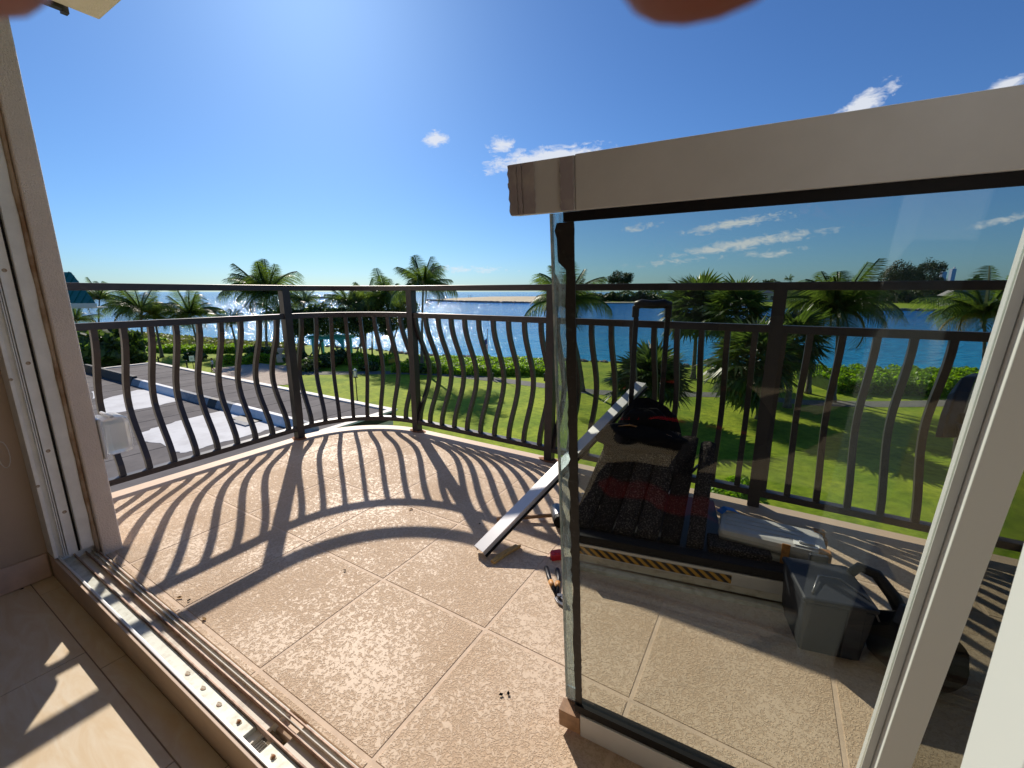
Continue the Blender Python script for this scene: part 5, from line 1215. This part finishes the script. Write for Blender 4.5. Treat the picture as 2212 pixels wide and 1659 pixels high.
# right arm and hand
sh_ = chain(chs, [((-.03-.25, -.42+.10, 1.38), .062), ((.13-.25, -.38+.10, 1.20), .050), ((.22-.25, -.30+.10, 1.07), .044), ((.22, -.18, 1.03), .036), ((.165, -.085, 1.05), .026)])
pR = chain(sh_, [(C3(.120, .030, -.055), (.030, .017)), (C3(.095, .048, -.040), (.030, .014))])
finger(pR, [C3(.080, .064, -.026), C3(.052, .070, -.008), C3(.028, .060, .012), C3(.0140, .0404, .0258), C3(.0132, .0313, .0282), C3(.0132, .0265, .0286)], .0088)
finger(pR, [C3(.100, .070, -.022), C3(.088, .074, .000), C3(.085, .050, .014), C3(.083, .034, .012)], .0085)
finger(pR, [C3(.118, .058, -.020), C3(.116, .058, .004), C3(.112, .038, .013)], .0080)
finger(pR, [C3(.134, .040, -.026), C3(.138, .038, -.004), C3(.130, .022, .008)], .0070)
finger(pR, [C3(.110, -.005, -.060), C3(.092, -.018, -.050), C3(.074, -.022, -.036)], .0100)
# left arm and hand
sh_ = chain(chs, [((-.38-.25, -.42+.10, 1.38), .062), ((-.44-.25, -.35+.10, 1.18), .050), ((-.38-.25, -.26+.10, 1.06), .044), ((-.20, -.19, 1.03), .036), ((-.165, -.10, 1.05), .026)])
pL = chain(sh_, [(C3(-.135, .026, -.060), (.030, .017)), (C3(-.112, .045, -.044), (.030, .014))])
finger(pL, [C3(-.094, .060, -.028), C3(-.070, .064, -.008), C3(-.052, .054, .014), C3(-.0425, .0400, .0262), C3(-.0402, .0316, .0284), C3(-.0398, .0273, .0288)], .0086)
finger(pL, [C3(-.108, .066, -.022), C3(-.100, .070, .000), C3(-.094, .048, .014)], .0084)
finger(pL, [C3(-.122, .054, -.022), C3(-.120, .054, .002), C3(-.114, .034, .012)], .0079)
finger(pL, [C3(-.136, .038, -.028), C3(-.138, .034, -.006), C3(-.130, .018, .006)], .0070)
finger(pL, [C3(-.118, -.008, -.064), C3(-.100, -.020, -.054), C3(-.082, -.024, -.038)], .0100)
def colr(c):
    if c.y > -.20 and c.z > .8: return 0
    if c.z > 1.44: return 0
    if c.z > .90: return 1 if (c.z > 1.12 or abs(c.x+.47) < .19) else 0
    return 2
skin_body('body', J, E_, Rr, pel, [M['skin'], M['shirt'], M['shorts']], ps, 2, colr)
link('hair', blob((-.44, -.28, 1.70), (.088, .098, .078), 9, 20, 12, .03).mesh('hair', M['hair'], True), ps)
link('nose', MB().ball((-.44, -.162, 1.60), .013, .02, .018).mesh('nose', M['skin'], True), ps)
for sx in (-1, 1):
    link('eye', MB().ball((-.44+sx*.030, -.177, 1.635), .012, .010, .010).mesh('eye', M['white'], True), ps)
    link('ear', MB().ball((-.44+sx*.080, -.26, 1.61), .012, .02, .030).mesh('ear', M['skin'], True), ps)
link('mouth', MB().ball((-.44, -.173, 1.555), .022, .008, .006).mesh('mouth', M['red'], True), ps)
# the phone in those hands, behind the lens
phn = thing('phone', 'dark smartphone held by the photographer in both hands', 'phone', (0, 0, EYE)); phn.rotation_euler = (-PITCH, 0, 0)
link('phone_body', MB().box(-.125, .105, -.016, -.007, -.052, .026).mesh('phone_body', M['blackpl']), phn, bevel=.003)

# black bag and red cloth on the interior floor behind the viewer: they show in the glass as dark and red reflections
ib = thing('floor_bag', 'black bag with red straps on the interior floor, reflected in the glass panel', 'tool bag', L(-.16, -.62, -.05), ROT)
link('bag_body', blob((0, 0, .13), (.36, .22, .17), 31, 26, 14, .06, 0.0).mesh('bag_body', M['bag'], True), ib)
link('strap', MB().sweep([(-.30, -.05, .22), (-.15, .02, .315), (.02, .05, .325), (.18, .04, .300), (.33, .0, .20)], .035, .004).mesh('strap', M['red']), ib)
link('strap', MB().sweep([(-.28, .15, .16), (-.10, .20, .22), (.10, .21, .21), (.28, .15, .15)], .03, .004).mesh('strap', M['red']), ib)
v = MB(); vs = []; nx, ny = 14, 6
for j in range(ny+1):
    for i in range(nx+1):
        x, y = -.24+.46*i/nx+.02*math.sin(j*1.3), -.055+.11*j/ny+.02*math.sin(i*.9); vs.append((x, y, .006+.012*abs(math.sin(i*1.1+j*.8))))
v.add(vs, [(j*(nx+1)+i, j*(nx+1)+i+1, (j+1)*(nx+1)+i+1, (j+1)*(nx+1)+i) for j in range(ny) for i in range(nx)])
ct = link('red_cloth', v.mesh('red_cloth', mat('red_cloth', (0.22, 0.02, 0.02), 0.9), True), loc=L(-.22, -.12, -.05), rotz=ROT+.15, label='crumpled red cloth on the interior floor, seen as a red reflection low in the glass', category='cloth')
sd_ = ct.modifiers.new('thick', 'SOLIDIFY'); sd_.thickness = .004

v = MB(); n_ = 26; vs = []  # unseen mat, added to darken what the glass mirrors over the cart
for i in range(n_):
    t = 2*math.pi*i/n_; cx_, cy_ = math.cos(t), math.sin(t); k = 1/max(abs(cx_), abs(cy_)); k = min(k, 1.25)
    vs.append((.50*cx_*k*(1+.02*math.sin(5*t)), .30*cy_*k*(1+.03*math.sin(4*t))))
link('added_mat', v.prism(vs, 0.0, 0.006).mesh('added_mat', M['carpet']), loc=L(-.01, -.045, -.05), rotz=ROT+.03, label='added dark grey mat on the interior floor under the red cloth, out of view, darkening the glass reflection', category='mat')
ct.location.z += .007
